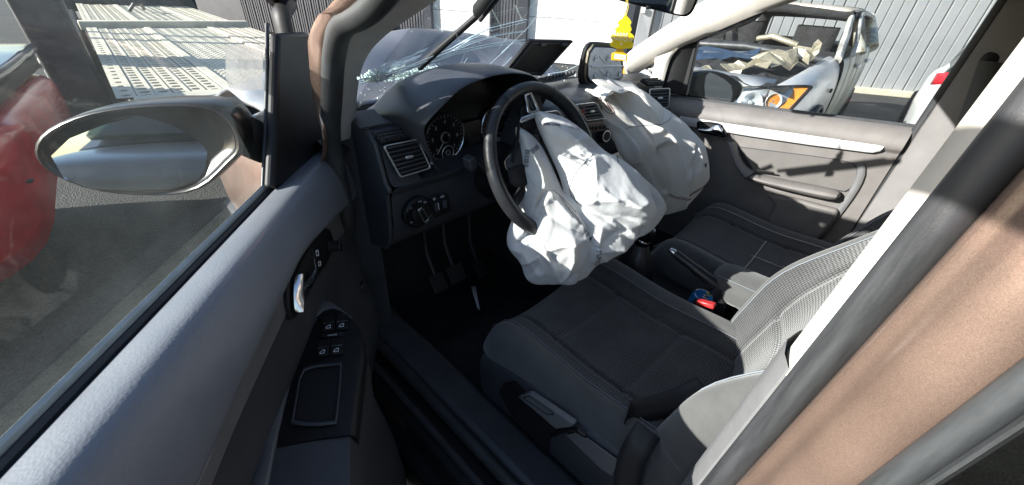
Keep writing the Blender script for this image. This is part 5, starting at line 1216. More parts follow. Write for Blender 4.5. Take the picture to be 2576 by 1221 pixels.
tube('pillar_outer', [V(.735, .98, 1.08), V(.70, .7, 1.33), V(.65, .3, 1.60)], .02, brown, car)
# ---- passenger centre pillar and belt anchor
def pp(p, x): return U(k3(*p), 'x', x)
rows = []
for z in np.linspace(.32, 1.58, 12):
    y0 = -.098-.02*(z-1.0); xo = .70-.07*max(0, (z-1.1))/.45
    rows.append([V(xo+.05, y0+.012, z), V(xo, y0, z), V(xo-.022, y0-.03, z), V(xo-.03, y0-.10, z), V(xo-.025, y0-.18, z), V(xo+.02, y0-.24, z), V(xo+.04, y0-.35, z)])
loft('centre_pillar_trim', rows, mat('pillar_taupe', (.17, .16, .155), .65, bump=('F1', 400, .3, .0006), var=.1, varscale=12), car)
tube('door_seal', [V(.722, -.092-.02*(z-1.0), z) if z < 1.12 else V(.722-.07*(z-1.1)/.45, -.092-.02*(z-1.0), z) for z in np.linspace(.34, 1.56, 14)], .014, rubber, car)
ba = lathe('belt_anchor', pp((1712, 300), .655), (-1, -.2, 0), [(.020, 0), (.022, .008), (.014, .014), (.006, .014)], black, car, 24)
loft('belt_webbing', [[pp((1712, 310), .64)+V(0, -.022, 0), pp((1712, 310), .64)+V(0, .022, 0)], [V(.60, -.25, .9), V(.60, -.21, .9)], [V(.58, -.28, .6), V(.58, -.24, .6)]], mat('grey_belt', (.09, .09, .09), .7), ba, solid=.002)
# ---- inner mirror
mc = U((1645, -16), 'y', .60); mnr = (Vector(CAM)-mc); mnr.z *= .4; mnr = (mnr.normalized()+V(.10, 0, 0)).normalized(); mx_ = V(0, 0, 1).cross(mnr).normalized(); mz_ = mnr.cross(mx_); mx_, mz_ = mx_*math.cos(R_(9))-mz_*math.sin(R_(9)), mz_*math.cos(R_(9))+mx_*math.sin(R_(9))
def MI(a_, b_, o=0.): return mc+mx_*a_+mz_*b_+mnr*o
outl = []
for sx, sy in ((1, 1), (-1, 1), (-1, -1), (1, -1)):
    for k_ in range(5):
        a0 = {(1, 1): 0, (-1, 1): 90, (-1, -1): 180, (1, -1): 270}[(sx, sy)]+k_*22.5
        outl.append((sx*.095+.025*math.cos(R_(a0)), sy*.012+.025*math.sin(R_(a0))))
rows = [[MI(a_*.96, b_*.92, .004) for a_, b_ in outl], [MI(a_, b_) for a_, b_ in outl], [MI(a_*.98, b_*.98, -.02) for a_, b_ in outl], [MI(a_*.7, b_*.6, -.04) for a_, b_ in outl]]
rvm = loft('rear_view_mirror', rows, black, car, cv=True, caps=True, sub=1)
prism('mirror_glass', [MI(a_*.92, b_*.86, .0045) for a_, b_ in outl], mnr*.002, mirrorm, rvm, smooth=False)
box('mirror_button', MI(-.0, -.034, .004), (.03, .01, .008), black, rvm)
tube('mirror_stalk', [MI(0, 0, -.03), MI(-.02, .08, -.06), V(.0, .50, 1.53)], .012, black, rvm)
# ================================================================== SEATS AND CONSOLE
def sm(t): t = max(0., min(1., t)); return t*t*(3-2*t)
def build_seat(nm, cx, mirror, y_off=0., z_off=0., rec=0.):
    seat = empty(nm, (0, 0, 0), parent=car); k_ = -1 if mirror else 1
    def X(x): return cx+k_*(x+.36)           # design coordinates are the driver's seat around x = -.36
    XL, XR = -.572, -.178
    def top(u, v):
        x = XL+(XR-XL)*u; y = .535-.56*v
        z = .632+.034*abs(2*u-1)**2.6-.018*v+.006*math.sin(v*9)
        if v < .14: t = 1-v/.14; z -= .055*t*t; y -= .0*t
        for g_ in (.30, .66):            # pressed cross seams
            z -= .007*math.exp(-((v-g_-.05*(u-.5))/.012)**2)*(1 if .14 < u < .86 else 0)
        for g_ in (.14, .86): z -= .008*math.exp(-((u-g_)/.014)**2)
        return V(X(x), y+y_off, z+z_off)
    rows = [[top(u, v) for u in np.linspace(0, 1, 64)] for v in np.linspace(0, 1, 64)]
    front = [[V(p.x, p.y+.012*(1-i/3), p.z-.05-.09*i/3) for p in rows[0]] for i in (3, 1.5)]
    uvloft('cushion_cloth', front+rows, seatpat, seat, sharp=0)
    for side, sx, u in ((-1, XL, 0), (1, XR, 1)):
        rr_ = []
        for v in np.linspace(-.02, 1, 26):
            p = top(u, max(v, 0)); dz = -.05*sm((.06-v)/.08); dy = .012*sm((.04-v)/.06)
            f_ = 1-.55*sm((.08-v)/.1)
            d_ = side*k_
            rr_.append([p+V(0, dy, dz*.3)]+[V(p.x+d_*a_*f_, p.y+dy, p.z+b_*f_+dz) for a_, b_ in ((.012, .010), (.032, .014), (.052, .006), (.068, -.016), (.076, -.05), (.074, -.085))]+[V(p.x+d_*.066*f_, p.y+dy*.5, .535+z_off)])
        bo = uvloft('bolster', rr_, seatplain if not (mirror and side == -1) else seatplain, seat, sub=1, sharp=0)
        multi_tube('stitching', [([r_[0]+V(side*k_*-.003, 0, .0015) for r_ in rr_], .0013)], stitch if mirror else greythread, seat, 5)
    if mirror: multi_tube('stitching', [([top(.5+.0*v, v)+V(0, 0, .002) for v in np.linspace(.5, .62, 8)], .0012)], stitch, seat, 5)
    # backrest
    def yc(z): return .004-(.20+rec)*(z-.6)-.04*sm((z-.85)/.3)
    def bl(z): return .092*(1-.93*sm((z-.80)/.29))*(.75+.25*sm((z-.5)/.2))
    def back(u, z):
        x = -.60+.48*u; y = yc(z)+bl(z)*abs(2*u-1)**2.2
        for g_ in (.2, .8): y -= .006*math.exp(-((u-g_)/.014)**2)
        for g_ in (.80, 1.02): y -= .006*math.exp(-((z-g_)/.008)**2)*(1 if .2 < u < .8 else 0)
        return V(X(x), y+y_off, z+z_off)
    ZZ = np.linspace(.56, 1.20, 60)
    uvloft('backrest_cloth', [[back(u, z) for u in np.linspace(.04, .96, 60)] for z in ZZ], seatpat, seat, sharp=0)
    for side, u in ((-1, .04), (1, .96)):
        rr_ = []
        for z in np.linspace(.56, 1.20, 24):
            p = back(u, z); d_ = side*k_; f_ = .5+.5*bl(z)/.092; 
            rr_.append([p]+[p+V(d_*a_, b_*f_-.0, 0) for a_, b_ in ((.012, .008), (.028, .008), (.046, -.006), (.058, -.035), (.062, -.08))]+[p+V(d_*.055, -.17, 0), p+V(-d_*.05, -.20, 0)])
        uvloft('backrest_bolster', rr_, seatplain, seat, sub=1, sharp=0)
        multi_tube('stitching', [([r_[0]+V(0, .002, 0) for r_ in rr_], .0013)], greythread, seat, 5)
    # top of the backrest, rear shell and head restraint
    uvloft('backrest_top', [[back(u, 1.195)+V(0, -.0, 0) for u in np.linspace(.0, 1, 20)], [back(u, 1.22)+V(0, -.02, 0) for u in np.linspace(.02, .98, 20)], [back(u, 1.23)+V(0, -.07, 0) for u in np.linspace(.04, .96, 20)], [back(u, 1.2)+V(0, -.12, 0) for u in np.linspace(.04, .96, 20)], [back(u, .6)+V(0, -.16, 0) for u in np.linspace(.0, 1., 20)]], seatplain, seat, sub=1)
    hr = box('head_restraint', (X(-.36), yc(1.36)+y_off-.03, 1.37+z_off), (.26, .10, .17), seatplain, seat, bevel=.04, seg=4)
    for s_ in (-.06, .06): tube('restraint_post', [V(X(-.36+s_), yc(1.2)+y_off-.05, 1.18+z_off), V(X(-.36+s_), yc(1.36)+y_off-.03, 1.34+z_off)], .006, chrome, hr)
    # plinth
    loft('seat_base', [[V(X(x), y+y_off, z) for x, y in ((-.60, .46), (-.14, .46), (-.14, -.10), (-.60, -.10))] for z in (.30, .55)], black, seat, cv=True, bevel=.01)
    return seat, X, top
ds, DX, dtop = build_seat('driver_seat', -.36, False)
ps, PX, ptop = build_seat('passenger_seat', .36, True, -.11, -.01, .25)
# passenger seam, the sun on it put into the pale thread colour
multi_tube('stitching', [([ptop(u, .52-.0*u)+V(0, 0, .004) for u in np.linspace(.14, .86, 20)], .002), ([ptop(.5, v)+V(0, 0, .004) for v in np.linspace(.52, .80, 12)], .0018)], stitch, ps, 5)
# ---- plastic side shield with height lever (driver)
XS = -.652
up_ = [(1213, 892), (1290, 930), (1336, 963), (1400, 1015), (1470, 1070), (1551, 1134), (1610, 1180)]
rows = []
for i, p in enumerate(up_):
    q = U(p, 'x', XS+.006); rows.append([V(XS+.03, q.y, q.z+.012), V(XS+.006, q.y, q.z), V(XS-.002, q.y, q.z-.018), V(XS, q.y, q.z-.07), V(XS+.006, q.y, q.z-.14), V(XS+.02, q.y, .36)])
sh = loft('side_shield', rows, dashlow, ds, sub=1)
# recess ledge and lever
lv = [U(k5(*p), 'x', XS-.016) for p in ((785, 808), (838, 790), (1052, 938), (1030, 955), (965, 962))]
lev = prism('height_lever', lv, (.016, 0, 0), greyband, sh, bevel=.004)
li = [U(k5(*p), 'x', XS-.0175) for p in ((808, 812), (838, 802), (950, 880), (955, 892), (925, 892))]
frame_ring('lever_groove', li, inset(li, .07), (.001, 0, 0), black, lev, smooth=False)
tube('lever_hook', [U(k5(*p), 'x', XS-.014) for p in ((950, 985), (1000, 962), (1050, 955), (1080, 975), (1108, 992))], [.006, .006, .005, .005, .004], blackgl, sh)
prism('shield_recess', [U(k5(*p), 'x', XS-.004) for p in ((720, 745), (775, 735), (830, 790), (790, 810), (960, 960), (935, 1010), (920, 1080), (860, 1010), (760, 900), (700, 790))], (.003, 0, 0), black, sh, smooth=False)
prism('shield_panel', [U(k5(*p), 'x', XS-.006) for p in ((1010, 985), (1060, 975), (1110, 1000), (1260, 1110), (1230, 1180), (1180, 1150))], (.003, 0, 0), greyband, sh, bevel=.002)
# ---- seat belt (driver): loop over the cushion and run down to its anchor
def ribbon(name, pts, wd, m_, parent, updir):
    P = smooth_path(pts, 6); rows = []
    for i, p in enumerate(P):
        t = (P[min(i+1, len(P)-1)]-P[max(i-1, 0)]).normalized(); w_ = t.cross(Vector(updir)).normalized() if not callable(updir) else updir(i/len(P), t)
        rows.append([p-w_*wd/2, p-w_*wd*.17, p+w_*wd*.17, p+w_*wd/2])
    return loft(name, rows, m_, parent, solid=.0015)
bl_ = ribbon('seat_belt', [U(k5(1660, 760), 'x', -.44), U(k5(1560, 810), 'x', -.47), U(k5(1450, 850), 'x', -.52), U(k5(1340, 875), 'x', -.57), U(k5(1300, 880), 'x', -.60)], .048, beltm, car, (-.75, -.1, .66))
ribbon('lap_strap', [U(k5(1400, 960), 'x', -.625), U(k5(1350, 1040), 'x', -.655), U(k5(1310, 1130), 'x', -.668), U(k5(1290, 1260), 'x', -.675)], .048, beltm, bl_, (-1, -.1, .25))
# ---- centre console
con = loft('centre_console', [[V(x, y_, z) for x, z in ((-.115, .38), (-.105, .50+dz), (-.09, .535+dz), (.09, .535+dz), (.105, .50+dz), (.115, .38))] for y_, dz in ((.78, .16), (.62, .08), (.45, .03), (.1, .0), (-.35, .0))], black, car, bevel=.008)
hb0 = U((1795, 712), 'x', .0); hb1 = U((1693, 634), 'x', -.01)
hbk = tube('handbrake', smooth_path([hb0+(hb0-hb1)*.25, hb0, hb0+(hb1-hb0)*.5, hb1+(hb0-hb1)*.06], 5), [.016]*5+[.017]*5+[.0145]*6, leather, car, n=14)
lathe('release_button', hb1+(hb0-hb1)*.03, (hb1-hb0), [(.010, -.002), (.011, .004), (.008, .016), (.004, .018)], chrome, hbk, 16)
loft('handbrake_gaiter', [[hb0+V(.035*math.cos(a_)*s_, -.02+.05*math.sin(a_)*s_, z) for a_ in np.linspace(0, 2*math.pi, 12, endpoint=False)] for s_, z in ((.9, -.10), (.8, -.06), (.6, -.03), (.45, .0))], leather, car, cv=True, sub=1)
# gear lever
gl0 = U((1600, 660), 'x', -.02); loft('gear_gaiter', [[V(gl0.x, gl0.y, .62)+V(.06*math.cos(a_)*s_, .07*math.sin(a_)*s_, z) for a_ in np.linspace(0, 2*math.pi, 14, endpoint=False)] for s_, z in ((1.1, -.06), (1, -.02), (.7, .04), (.35, .08))], leather, car, cv=True, sub=1)
gk = lathe('gear_knob', V(gl0.x, gl0.y, .70), (0, -.2, 1), [(.012, 0), (.022, .02), (.026, .05), (.02, .068), (.008, .072)], blackgl, car, 20)
lathe('knob_ring', V(gl0.x, gl0.y, .70), (0, -.2, 1), [(.020, .012), (.024, .018), (.024, .022), (.021, .026)], chrome, gk, 20)
# padded armrest between the seats
ar = []
pth = [U((1800, 735), 'z', .66), U((1850, 690), 'z', .685), U((1920, 668), 'z', .69), U((2010, 675), 'z', .68), U((2100, 700), 'z', .67)]
c0 = V(.045, .13, .655)
rows = []
for y_, sc_ in ((.185, .35), (.18, .7), (.165, .92), (.12, 1.), (0, 1.02), (-.2, 1.), (-.3, .9)):
    rows.append([V(.055+.072*sc_*math.cos(a_)*(1+.1*abs(math.sin(2*a_))), y_, .66+.052*sc_*math.sin(a_)*(1+.1*abs(math.sin(2*a_)))) for a_ in np.linspace(0, 2*math.pi, 16, endpoint=False)])
amr = loft('armrest', rows, seatplain, car, cv=True, caps=True, sub=1)
multi_tube('stitching', [([r_[k_]*1.0+V(-.001, 0, .001) for r_ in rows[2:]], .0012) for k_ in (6,)], greythread, amr, 5)
# buckle
bk = U((1776, 772), 'x', -.085)
bkl = box('belt_buckle', bk+V(0, .0, -.045), (.028, .055, .11), black, car, bevel=.006, rot=Matrix.Rotation(R_(-14), 3, 'X') @ Matrix.Rotation(R_(8), 3, 'Y'))
box('release_button', bk+V(-.002, .002, .012), (.024, .048, .014), redplastic, bkl, bevel=.003, rot=Matrix.Rotation(R_(-14), 3, 'X') @ Matrix.Rotation(R_(8), 3, 'Y'))
tube('buckle_stalk', [bk+V(.01, -.01, -.09), bk+V(.02, -.03, -.2)], .012, black, bkl)
# ================================================================== AIRBAGS
from mathutils.geometry import delaunay_2d_cdt
def seg_dist(P, A, B):
    d = B-A; L2 = (d*d).sum(); t = np.clip(((P-A)@d)/max(L2, 1e-12), 0, 1); return np.sqrt(((P-A-t[:, None]*d)**2).sum(1))
def line_dist(P, pts): return np.min([seg_dist(P, a_, b_) for a_, b_ in zip(pts[:-1], pts[1:])], axis=0)
def inside(P, poly):
    r_ = np.zeros(len(P), bool); n = len(poly)
    for i in range(n):
        a_, b_ = poly[i], poly[(i+1) % n]
        c = ((a_[1] > P[:, 1]) != (b_[1] > P[:, 1])) & (P[:, 0] < (b_[0]-a_[0])*(P[:, 1]-a_[1])/(b_[1]-a_[1]+1e-12)+a_[0]); r_ ^= c
    return r_
def dens(poly, step, closed=True):
    out = []; n = len(poly)
    for i in range(n if closed else n-1):
        a_, b_ = np.array(poly[i], float), np.array(poly[(i+1) % n], float); k_ = max(1, int(np.hypot(*(b_-a_))/step))
        for j in range(k_): out.append(a_+(b_-a_)*j/k_)
    if not closed: out.append(np.array(poly[-1], float))
    return np.array(out)
def round_poly(poly, it=2):
    p = np.array(poly, float)
    for _ in range(it):
        q = np.roll(p, -1, 0); p = np.stack([p*.75+q*.25, p*.25+q*.75], 1).reshape(-1, 2)
    return p
class Bag:
    """crumpled bag: outline in photo pixels on a facing plane, real thickness from a height field"""
    def __init__(s, fn, outline, P, n, regions, creases, amp, sc, seed, curve):
        s.fn = fn; s.n = Vector(n).normalized(); s.P = Vector(P); s.e1 = V(0, 0, 1).cross(s.n).normalized(); s.e2 = s.n.cross(s.e1)
        s.out = s.pl(round_poly(outline, 2)); s.regions = [(s.pl(round_poly(r_, 2)), h, w_) for r_, h, w_ in regions]; s.creases = [(s.pl(np.array(c)), h, w_) for c, h, w_ in creases]
        s.amp, s.sc, s.seed, s.curve = amp, sc, seed, curve
        rg = np.random.default_rng(seed); s.dirs = []
        for k_ in range(5):
            s.dirs.append([(rg.uniform(-1, 1, 3), rg.uniform(0, 10)) for _ in range(3)])
    def pl(s, pts):
        out = []
        for p in pts:
            q = UP(s.fn(*p), s.P, s.n)-s.P; out.append((q.dot(s.e1), q.dot(s.e2)))
        return np.array(out)
    def height(s, Q):
        d = np.min([seg_dist(Q, s.out[i], s.out[(i+1) % len(s.out)]) for i in range(len(s.out))], axis=0)
        h = .040*(1-np.exp(-d/.045))+.008*np.minimum(d/.006, 1)
        for poly, hh, w_ in s.regions:
            dd2 = np.min([seg_dist(Q, poly[i], poly[(i+1) % len(poly)]) for i in range(len(poly))], axis=0); i_ = inside(Q, poly)
            t = np.clip(.5+np.where(i_, dd2, -dd2)/(2*w_), 0, 1); h = h+hh*t*t*(3-2*t)+np.where(i_, hh*.5*(1-np.exp(-dd2/.03)), 0)
        for pts, hh, w_ in s.creases:
            h = h+1.45*hh*np.exp(-line_dist(Q, pts)/w_)
        nz = s.amp*(s.facets(Q, .055, 1., s.seed, 1.35, 2.2)+s.facets(Q, .028, .28, s.seed+1, 1.0, 2.4)+s.facets(Q, .012, .06, s.seed+2, 1.7, 2.)); fade = np.clip(d/.012, .15, 1)
        return h+nz*fade
    def facets(s, Q, spacing, amp, seed, ang, stretch):
        """flat facets with sharp creases: random heights on a triangulated scatter"""
        rg = np.random.default_rng(seed); ca, sa = math.cos(ang), math.sin(ang); Rt = np.array([[ca, -sa], [sa, ca]])
        sc = np.array([1/stretch, 1.]); A = (Q@Rt)*sc; lo, hi = (s.out@Rt*sc).min(0)-spacing*2, (s.out@Rt*sc).max(0)+spacing*2
        n = int((hi-lo).prod()/spacing**2); P = lo+(hi-lo)*rg.random((n, 2)); hz = rg.uniform(-1, 1, n)
        vs, es, fs, ov, *_ = delaunay_2d_cdt([Vector(p) for p in P], [], [], 0, 1e-7)
        P2 = np.array([tuple(p) for p in vs]); H2 = np.array([hz[o[0]] if o else 0 for o in ov]); out = np.zeros(len(Q))
        for f_ in fs:
            if len(f_) != 3: continue
            a_, b_, c = P2[f_[0]], P2[f_[1]], P2[f_[2]]
            mn, mx2 = np.minimum(np.minimum(a_, b_), c), np.maximum(np.maximum(a_, b_), c)
            k_ = np.where((A[:, 0] >= mn[0]) & (A[:, 0] <= mx2[0]) & (A[:, 1] >= mn[1]) & (A[:, 1] <= mx2[1]))[0]
            if not len(k_): continue
            d = (b_[1]-c[1])*(a_[0]-c[0])+(c[0]-b_[0])*(a_[1]-c[1])
            if abs(d) < 1e-14: continue
            l1 = ((b_[1]-c[1])*(A[k_, 0]-c[0])+(c[0]-b_[0])*(A[k_, 1]-c[1]))/d; l2 = ((c[1]-a_[1])*(A[k_, 0]-c[0])+(a_[0]-c[0])*(A[k_, 1]-c[1]))/d; l3 = 1-l1-l2
            m_ = (l1 > -1e-6) & (l2 > -1e-6) & (l3 > -1e-6); kk = k_[m_]
            out[kk] = l1[m_]*H2[f_[0]]+l2[m_]*H2[f_[1]]+l3[m_]*H2[f_[2]]
        return out*amp
    def to3(s, Q, h): return [s.P+s.e1*q[0]+s.e2*q[1]+s.n*hh+Vector(s.curve(q[0], q[1])) for q, hh in zip(Q, h)]
    def surf(s, pix, off=.0015): Q = s.pl(pix); return s.to3(Q, s.height(Q)+off)
    def surf_ab(s, Q, off=.0015): Q = np.array(Q); return s.to3(Q, s.height(Q)+off)
    def build(s, name, m_, parent, step=.0042):
        bd = dens(s.out, step*1.3); mn, mx2 = s.out.min(0), s.out.max(0); rg = np.random.default_rng(s.seed+5)
        gx, gy = np.meshgrid(np.arange(mn[0], mx2[0], step), np.arange(mn[1], mx2[1], step*.87)); gx = gx+np.where((np.arange(gx.shape[0]) % 2)[:, None], step/2, 0)
        G = np.stack([gx.ravel(), gy.ravel()], 1)+rg.uniform(-step*.2, step*.2, (gx.size, 2)); G = G[inside(G, s.out)]
        dd2 = np.min([seg_dist(G, s.out[i], s.out[(i+1) % len(s.out)]) for i in range(len(s.out))], axis=0); G = G[dd2 > step*.7]
        A = np.vstack([bd, G]); nb = len(bd)
        vs, es, fs, *_ = delaunay_2d_cdt([Vector(p) for p in A], [(i, (i+1) % nb) for i in range(nb)], [], 1, 1e-6)
        Q = np.array([tuple(p) for p in vs]); h = s.height(Q)
        front = s.to3(Q, h); back = s.to3(Q, -h*.55-.004); n = len(Q)
        faces = [tuple(f_) for f_ in fs]+[tuple(n+i for i in reversed(f_)) for f_ in fs]
        cnt = {}
        for f_ in fs:
            for i in range(len(f_)): e_ = tuple(sorted((f_[i], f_[(i+1) % len(f_)]))); cnt[e_] = cnt.get(e_, 0)+1
        for (a_, b_), c in cnt.items():
            if c == 1: faces.append((a_, b_, n+b_, n+a_))
        return mk(name, front+back, faces, m_, parent, sharp=0)
# ---- driver bag
out_d = [(308, 338), (297, 420), (290, 520), (284, 620), (232, 775), (182, 865), (171, 930), (185, 980), (250, 1048), (278, 1135), (328, 1175), (430, 1168), (520, 1165), (610, 1140), (650, 1070), (690, 1042), (760, 1002), (850, 950), (862, 915), (930, 900), (1008, 822), (1042, 742), (1030, 680), (960, 608), (900, 540), (842, 488), (780, 478), (740, 440), (690, 380), (650, 330), (580, 285), (500, 268), (448, 260), (430, 300), (448, 400), (470, 490), (498, 600), (503, 690), (488, 640), (468, 560), (440, 470), (420, 420), (380, 372), (335, 342)]
reg_d = [([(430, 262), (448, 258), (500, 268), (580, 285), (690, 380), (780, 480), (900, 545), (945, 690), (940, 770), (860, 850), (740, 790), (640, 760), (560, 700), (520, 640), (500, 560), (470, 480), (445, 400)], .022, .010),
         ([(520, 640), (560, 560), (640, 478), (720, 470), (790, 500), (820, 640), (900, 700), (942, 760), (870, 830), (860, 910), (800, 880), (740, 790), (640, 760), (560, 710)], .016, .008),
         ([(300, 790), (360, 700), (405, 655), (440, 660), (530, 760), (590, 880), (580, 1000), (545, 1060), (548, 1165), (430, 1150), (370, 1030), (318, 900)], .020, .007),
         ([(540, 740), (640, 770), (760, 880), (800, 960), (740, 1010), (660, 1040), (590, 1030), (600, 880)], .012, .008),
         ([(300, 430), (340, 350), (385, 400), (388, 600), (385, 650), (300, 780), (250, 900), (240, 820), (285, 640)], .010, .009)]
cr_d = [([(320, 900), (380, 1020), (432, 1150)], .012, .010), ([(432, 1150), (470, 1080), (490, 1000), (480, 900)], .013, .009), ([(432, 1150), (470, 1120), (545, 1060)], -.010, .008), ([(340, 960), (430, 920), (560, 890)], .010, .010),
        ([(310, 880), (400, 1000), (470, 1040)], -.008, .012), ([(385, 640), (380, 560), (330, 440), (310, 345)], .010, .009), ([(300, 560), (350, 640), (300, 780)], .008, .008), ([(230, 930), (300, 860), (320, 800)], -.009, .008),
        ([(250, 1048), (330, 1000), (360, 1090)], .009, .009), ([(280, 1140), (330, 1050), (420, 1150)], -.007, .009), ([(180, 960), (240, 985), (330, 1100)], .008, .01), ([(530, 640), (600, 700), (740, 680), (860, 770)], .010, .012),
        ([(600, 700), (690, 760), (870, 790)], -.008, .010), ([(640, 500), (620, 580), (600, 700)], .008, .012), ([(640, 640), (700, 700), (790, 720), (850, 700)], .012, .012), ([(480, 380), (560, 420), (660, 400)], .010, .014),
        ([(520, 440), (600, 400), (700, 470)], -.007, .012), ([(560, 380), (640, 470)], .008, .010), ([(700, 800), (760, 860), (830, 900)], .012, .010), ([(660, 900), (740, 850), (860, 860)], -.008, .01),
        ([(620, 960), (700, 960), (800, 960)], .010, .010), ([(880, 560), (960, 680), (1030, 760)], .010, .012), ([(850, 500), (920, 600), (960, 720), (870, 850)], -.012, .012), ([(640, 850), (620, 980), (700, 1030)], .008, .009),
        ([(400, 660), (470, 760), (560, 830)], .007, .008), ([(350, 760), (460, 830), (580, 880)], -.006, .01)]
bagD = Bag(r1, out_d, (-.38, .440, .84), (-.58, -.74, .34), reg_d, cr_d, .009, 13., 3, lambda a_, b_: (0, .10*(b_/.2)*max(0, b_)*1.4+.10*max(0, -b_-.05), 0))
bd_ = bagD.build('driver_airbag', bagw, car)
# ---- passenger bag
out_p = [(452, 42), (520, 50), (600, 62), (662, 100), (700, 76), (800, 40), (900, 28), (952, 50), (1010, 108), (1080, 172), (1140, 238), (1200, 290), (1262, 350), (1312, 430), (1352, 530), (1372, 650), (1382, 740), (1376, 830), (1350, 900), (1280, 980), (1176, 1086), (1100, 1116), (1010, 1142), (930, 1100), (900, 980), (820, 820), (720, 700), (650, 640), (600, 555), (568, 450), (530, 370), (515, 290), (500, 200), (468, 120)]
reg_p = [([(470, 60), (600, 62), (662, 100), (700, 200), (760, 330), (840, 470), (930, 640), (1000, 820), (1010, 960), (940, 960), (840, 800), (740, 650), (640, 380), (560, 250), (500, 150)], .012, .014),
         ([(860, 60), (950, 50), (1080, 172), (1262, 350), (1352, 530), (1380, 740), (1376, 830), (1140, 960), (1090, 760), (1060, 640), (980, 430), (900, 240)], .018, .014)]
cr_p = [([(850, 40), (880, 180), (940, 340), (1010, 480), (1070, 660), (1100, 820), (1135, 960)], .020, .014), ([(700, 80), (740, 220), (830, 340), (910, 520), (1000, 620)], -.014, .018), ([(660, 380), (740, 470), (790, 600), (860, 740), (960, 900)], -.014, .014),
        ([(520, 300), (640, 400), (730, 600), (740, 660)], .016, .012), ([(1180, 560), (1150, 720), (1130, 800)], .010, .012), ([(1090, 200), (1000, 300), (960, 340)], -.010, .012), ([(1200, 480), (1240, 580), (1250, 720)], .010, .012),
        ([(1176, 1086), (1150, 1020), (1140, 960)], .012, .010), ([(620, 110), (700, 200), (800, 240)], -.008, .01), ([(900, 520), (960, 470), (1000, 480)], .010, .01), ([(930, 560), (1000, 520), (1020, 570)], -.008, .01), ([(1260, 400), (1200, 560), (1150, 700)], -.010, .012)]
bagP = Bag(ab, out_p, (.34, .565, .93), (-.52, -.80, .28), reg_p, cr_p, .0075, 9., 11, lambda a_, b_: (0, .06*max(0, b_)/.15, 0))
bp2 = bagP.build('passenger_airbag', bagg, car, .005)
# ---- printing, barcodes and seams that follow the cloth
def strokes(bag, paths, r_, m_, nm, parent, step=4):
    for p in paths: multi_tube(nm, [(bag.surf(dens(p, step, False), .001), r_)], m_, parent, 5)
strokes(bagD, [[(520, 640), (535, 590), (570, 545), (610, 505), (650, 475)], [(430, 655), (480, 700), (530, 765)], [(770, 520), (800, 500), (845, 488)], [(520, 650), (530, 690), (550, 720)]], .0011, ink, 'seam', bd_)
strokes(bagP, [[(668, 378), (720, 362), (800, 358), (870, 348), (960, 345), (1050, 310), (1140, 240)]], .0012, greythread, 'seam', bp2)
strokes(bagP, [[(1000, 930), (1060, 958), (1135, 965), (1200, 920), (1280, 870), (1378, 805)], [(1005, 945), (1060, 972), (1138, 978), (1205, 934), (1285, 882), (1378, 818)]], .0013, thread, 'seam', bp2)
strokes(bagP, [[(520, 100), (535, 96), (550, 105), (575, 165), (600, 230), (605, 252), (590, 262), (560, 250), (530, 195), (510, 150), (508, 115), (520, 100)], [(532, 120), (540, 118), (560, 160), (580, 215), (588, 235), (580, 240), (560, 215), (540, 170), (530, 140), (532, 120)]], .0012, thread, 'vent_hole_stitching', bp2)
def barcode(bag, a_, b_, hgt, n_, seed, nm, parent):
    rg = random.Random(seed); a_, b_ = np.array(a_, float), np.array(b_, float); d = b_-a_; pr = np.array([-d[1], d[0]])/np.hypot(*d)*hgt; v_ = []; f_ = []; t = 0
    while t < 1:
        w_ = rg.choice((.25, .4, .6))/n_; p0_, p1_ = a_+d*t, a_+d*min(1, t+w_); bs = len(v_)
        v_ += bag.surf([p0_, p1_, p1_+pr*.5, p1_+pr, p0_+pr, p0_+pr*.5], .0022); f_ += [(bs, bs+1, bs+2, bs+5), (bs+5, bs+2, bs+3, bs+4)]; t += w_+rg.choice((.3, .5, .7))/n_
    mk(nm, v_, f_, ink, parent, smooth=False)
barcode(bagD, (440, 322), (525, 332), 14, 22, 1, 'barcode', bd_)
barcode(bagD, (334, 458), (396, 428), 22, 14, 2, 'barcode', bd_)
barcode(bagD, (296, 540), (318, 455), 20, 16, 3, 'barcode', bd_)
barcode(bagD, (448, 690), (528, 820), -18, 24, 4, 'barcode', bd_)
def printed(bag, body, c, ang, size, nm, parent):
    """ink lettering laid onto the cloth"""
    cu = bpy.data.curves.new(nm, 'FONT'); cu.body = body; cu.size = size; cu.align_x = 'CENTER'; cu.align_y = 'CENTER'
    to = bpy.data.objects.new(nm, cu); COL.objects.link(to); dg_ = bpy.context.evaluated_depsgraph_get(); me = bpy.data.meshes.new_from_object(to.evaluated_get(dg_)); COL.objects.unlink(to); bpy.data.objects.remove(to)
    ca, sa = math.cos(ang), math.sin(ang)
    pts = [(c[0]+v_.co.x*ca+v_.co.y*sa, c[1]+v_.co.x*sa-v_.co.y*ca) for v_ in me.vertices]
    for v_, q in zip(me.vertices, bag.surf(pts, .0025)): v_.co = q
    me.materials.clear(); me.materials.append(ink); return link(nm, me, ink, parent)
printed(bagD, 'YPA', (572, 875), R_(50), 42, 'lettering', bd_)
printed(bagD, '/ FUMO', (626, 985), R_(80), 36, 'lettering', bd_)
printed(bagD, '\u2022=0 0101 7', (600, 352), R_(9), 17, 'lettering', bd_)
printed(bagP, '\u2665', (1280, 682), R_(-8), 40, 'printed_mark', bp2)
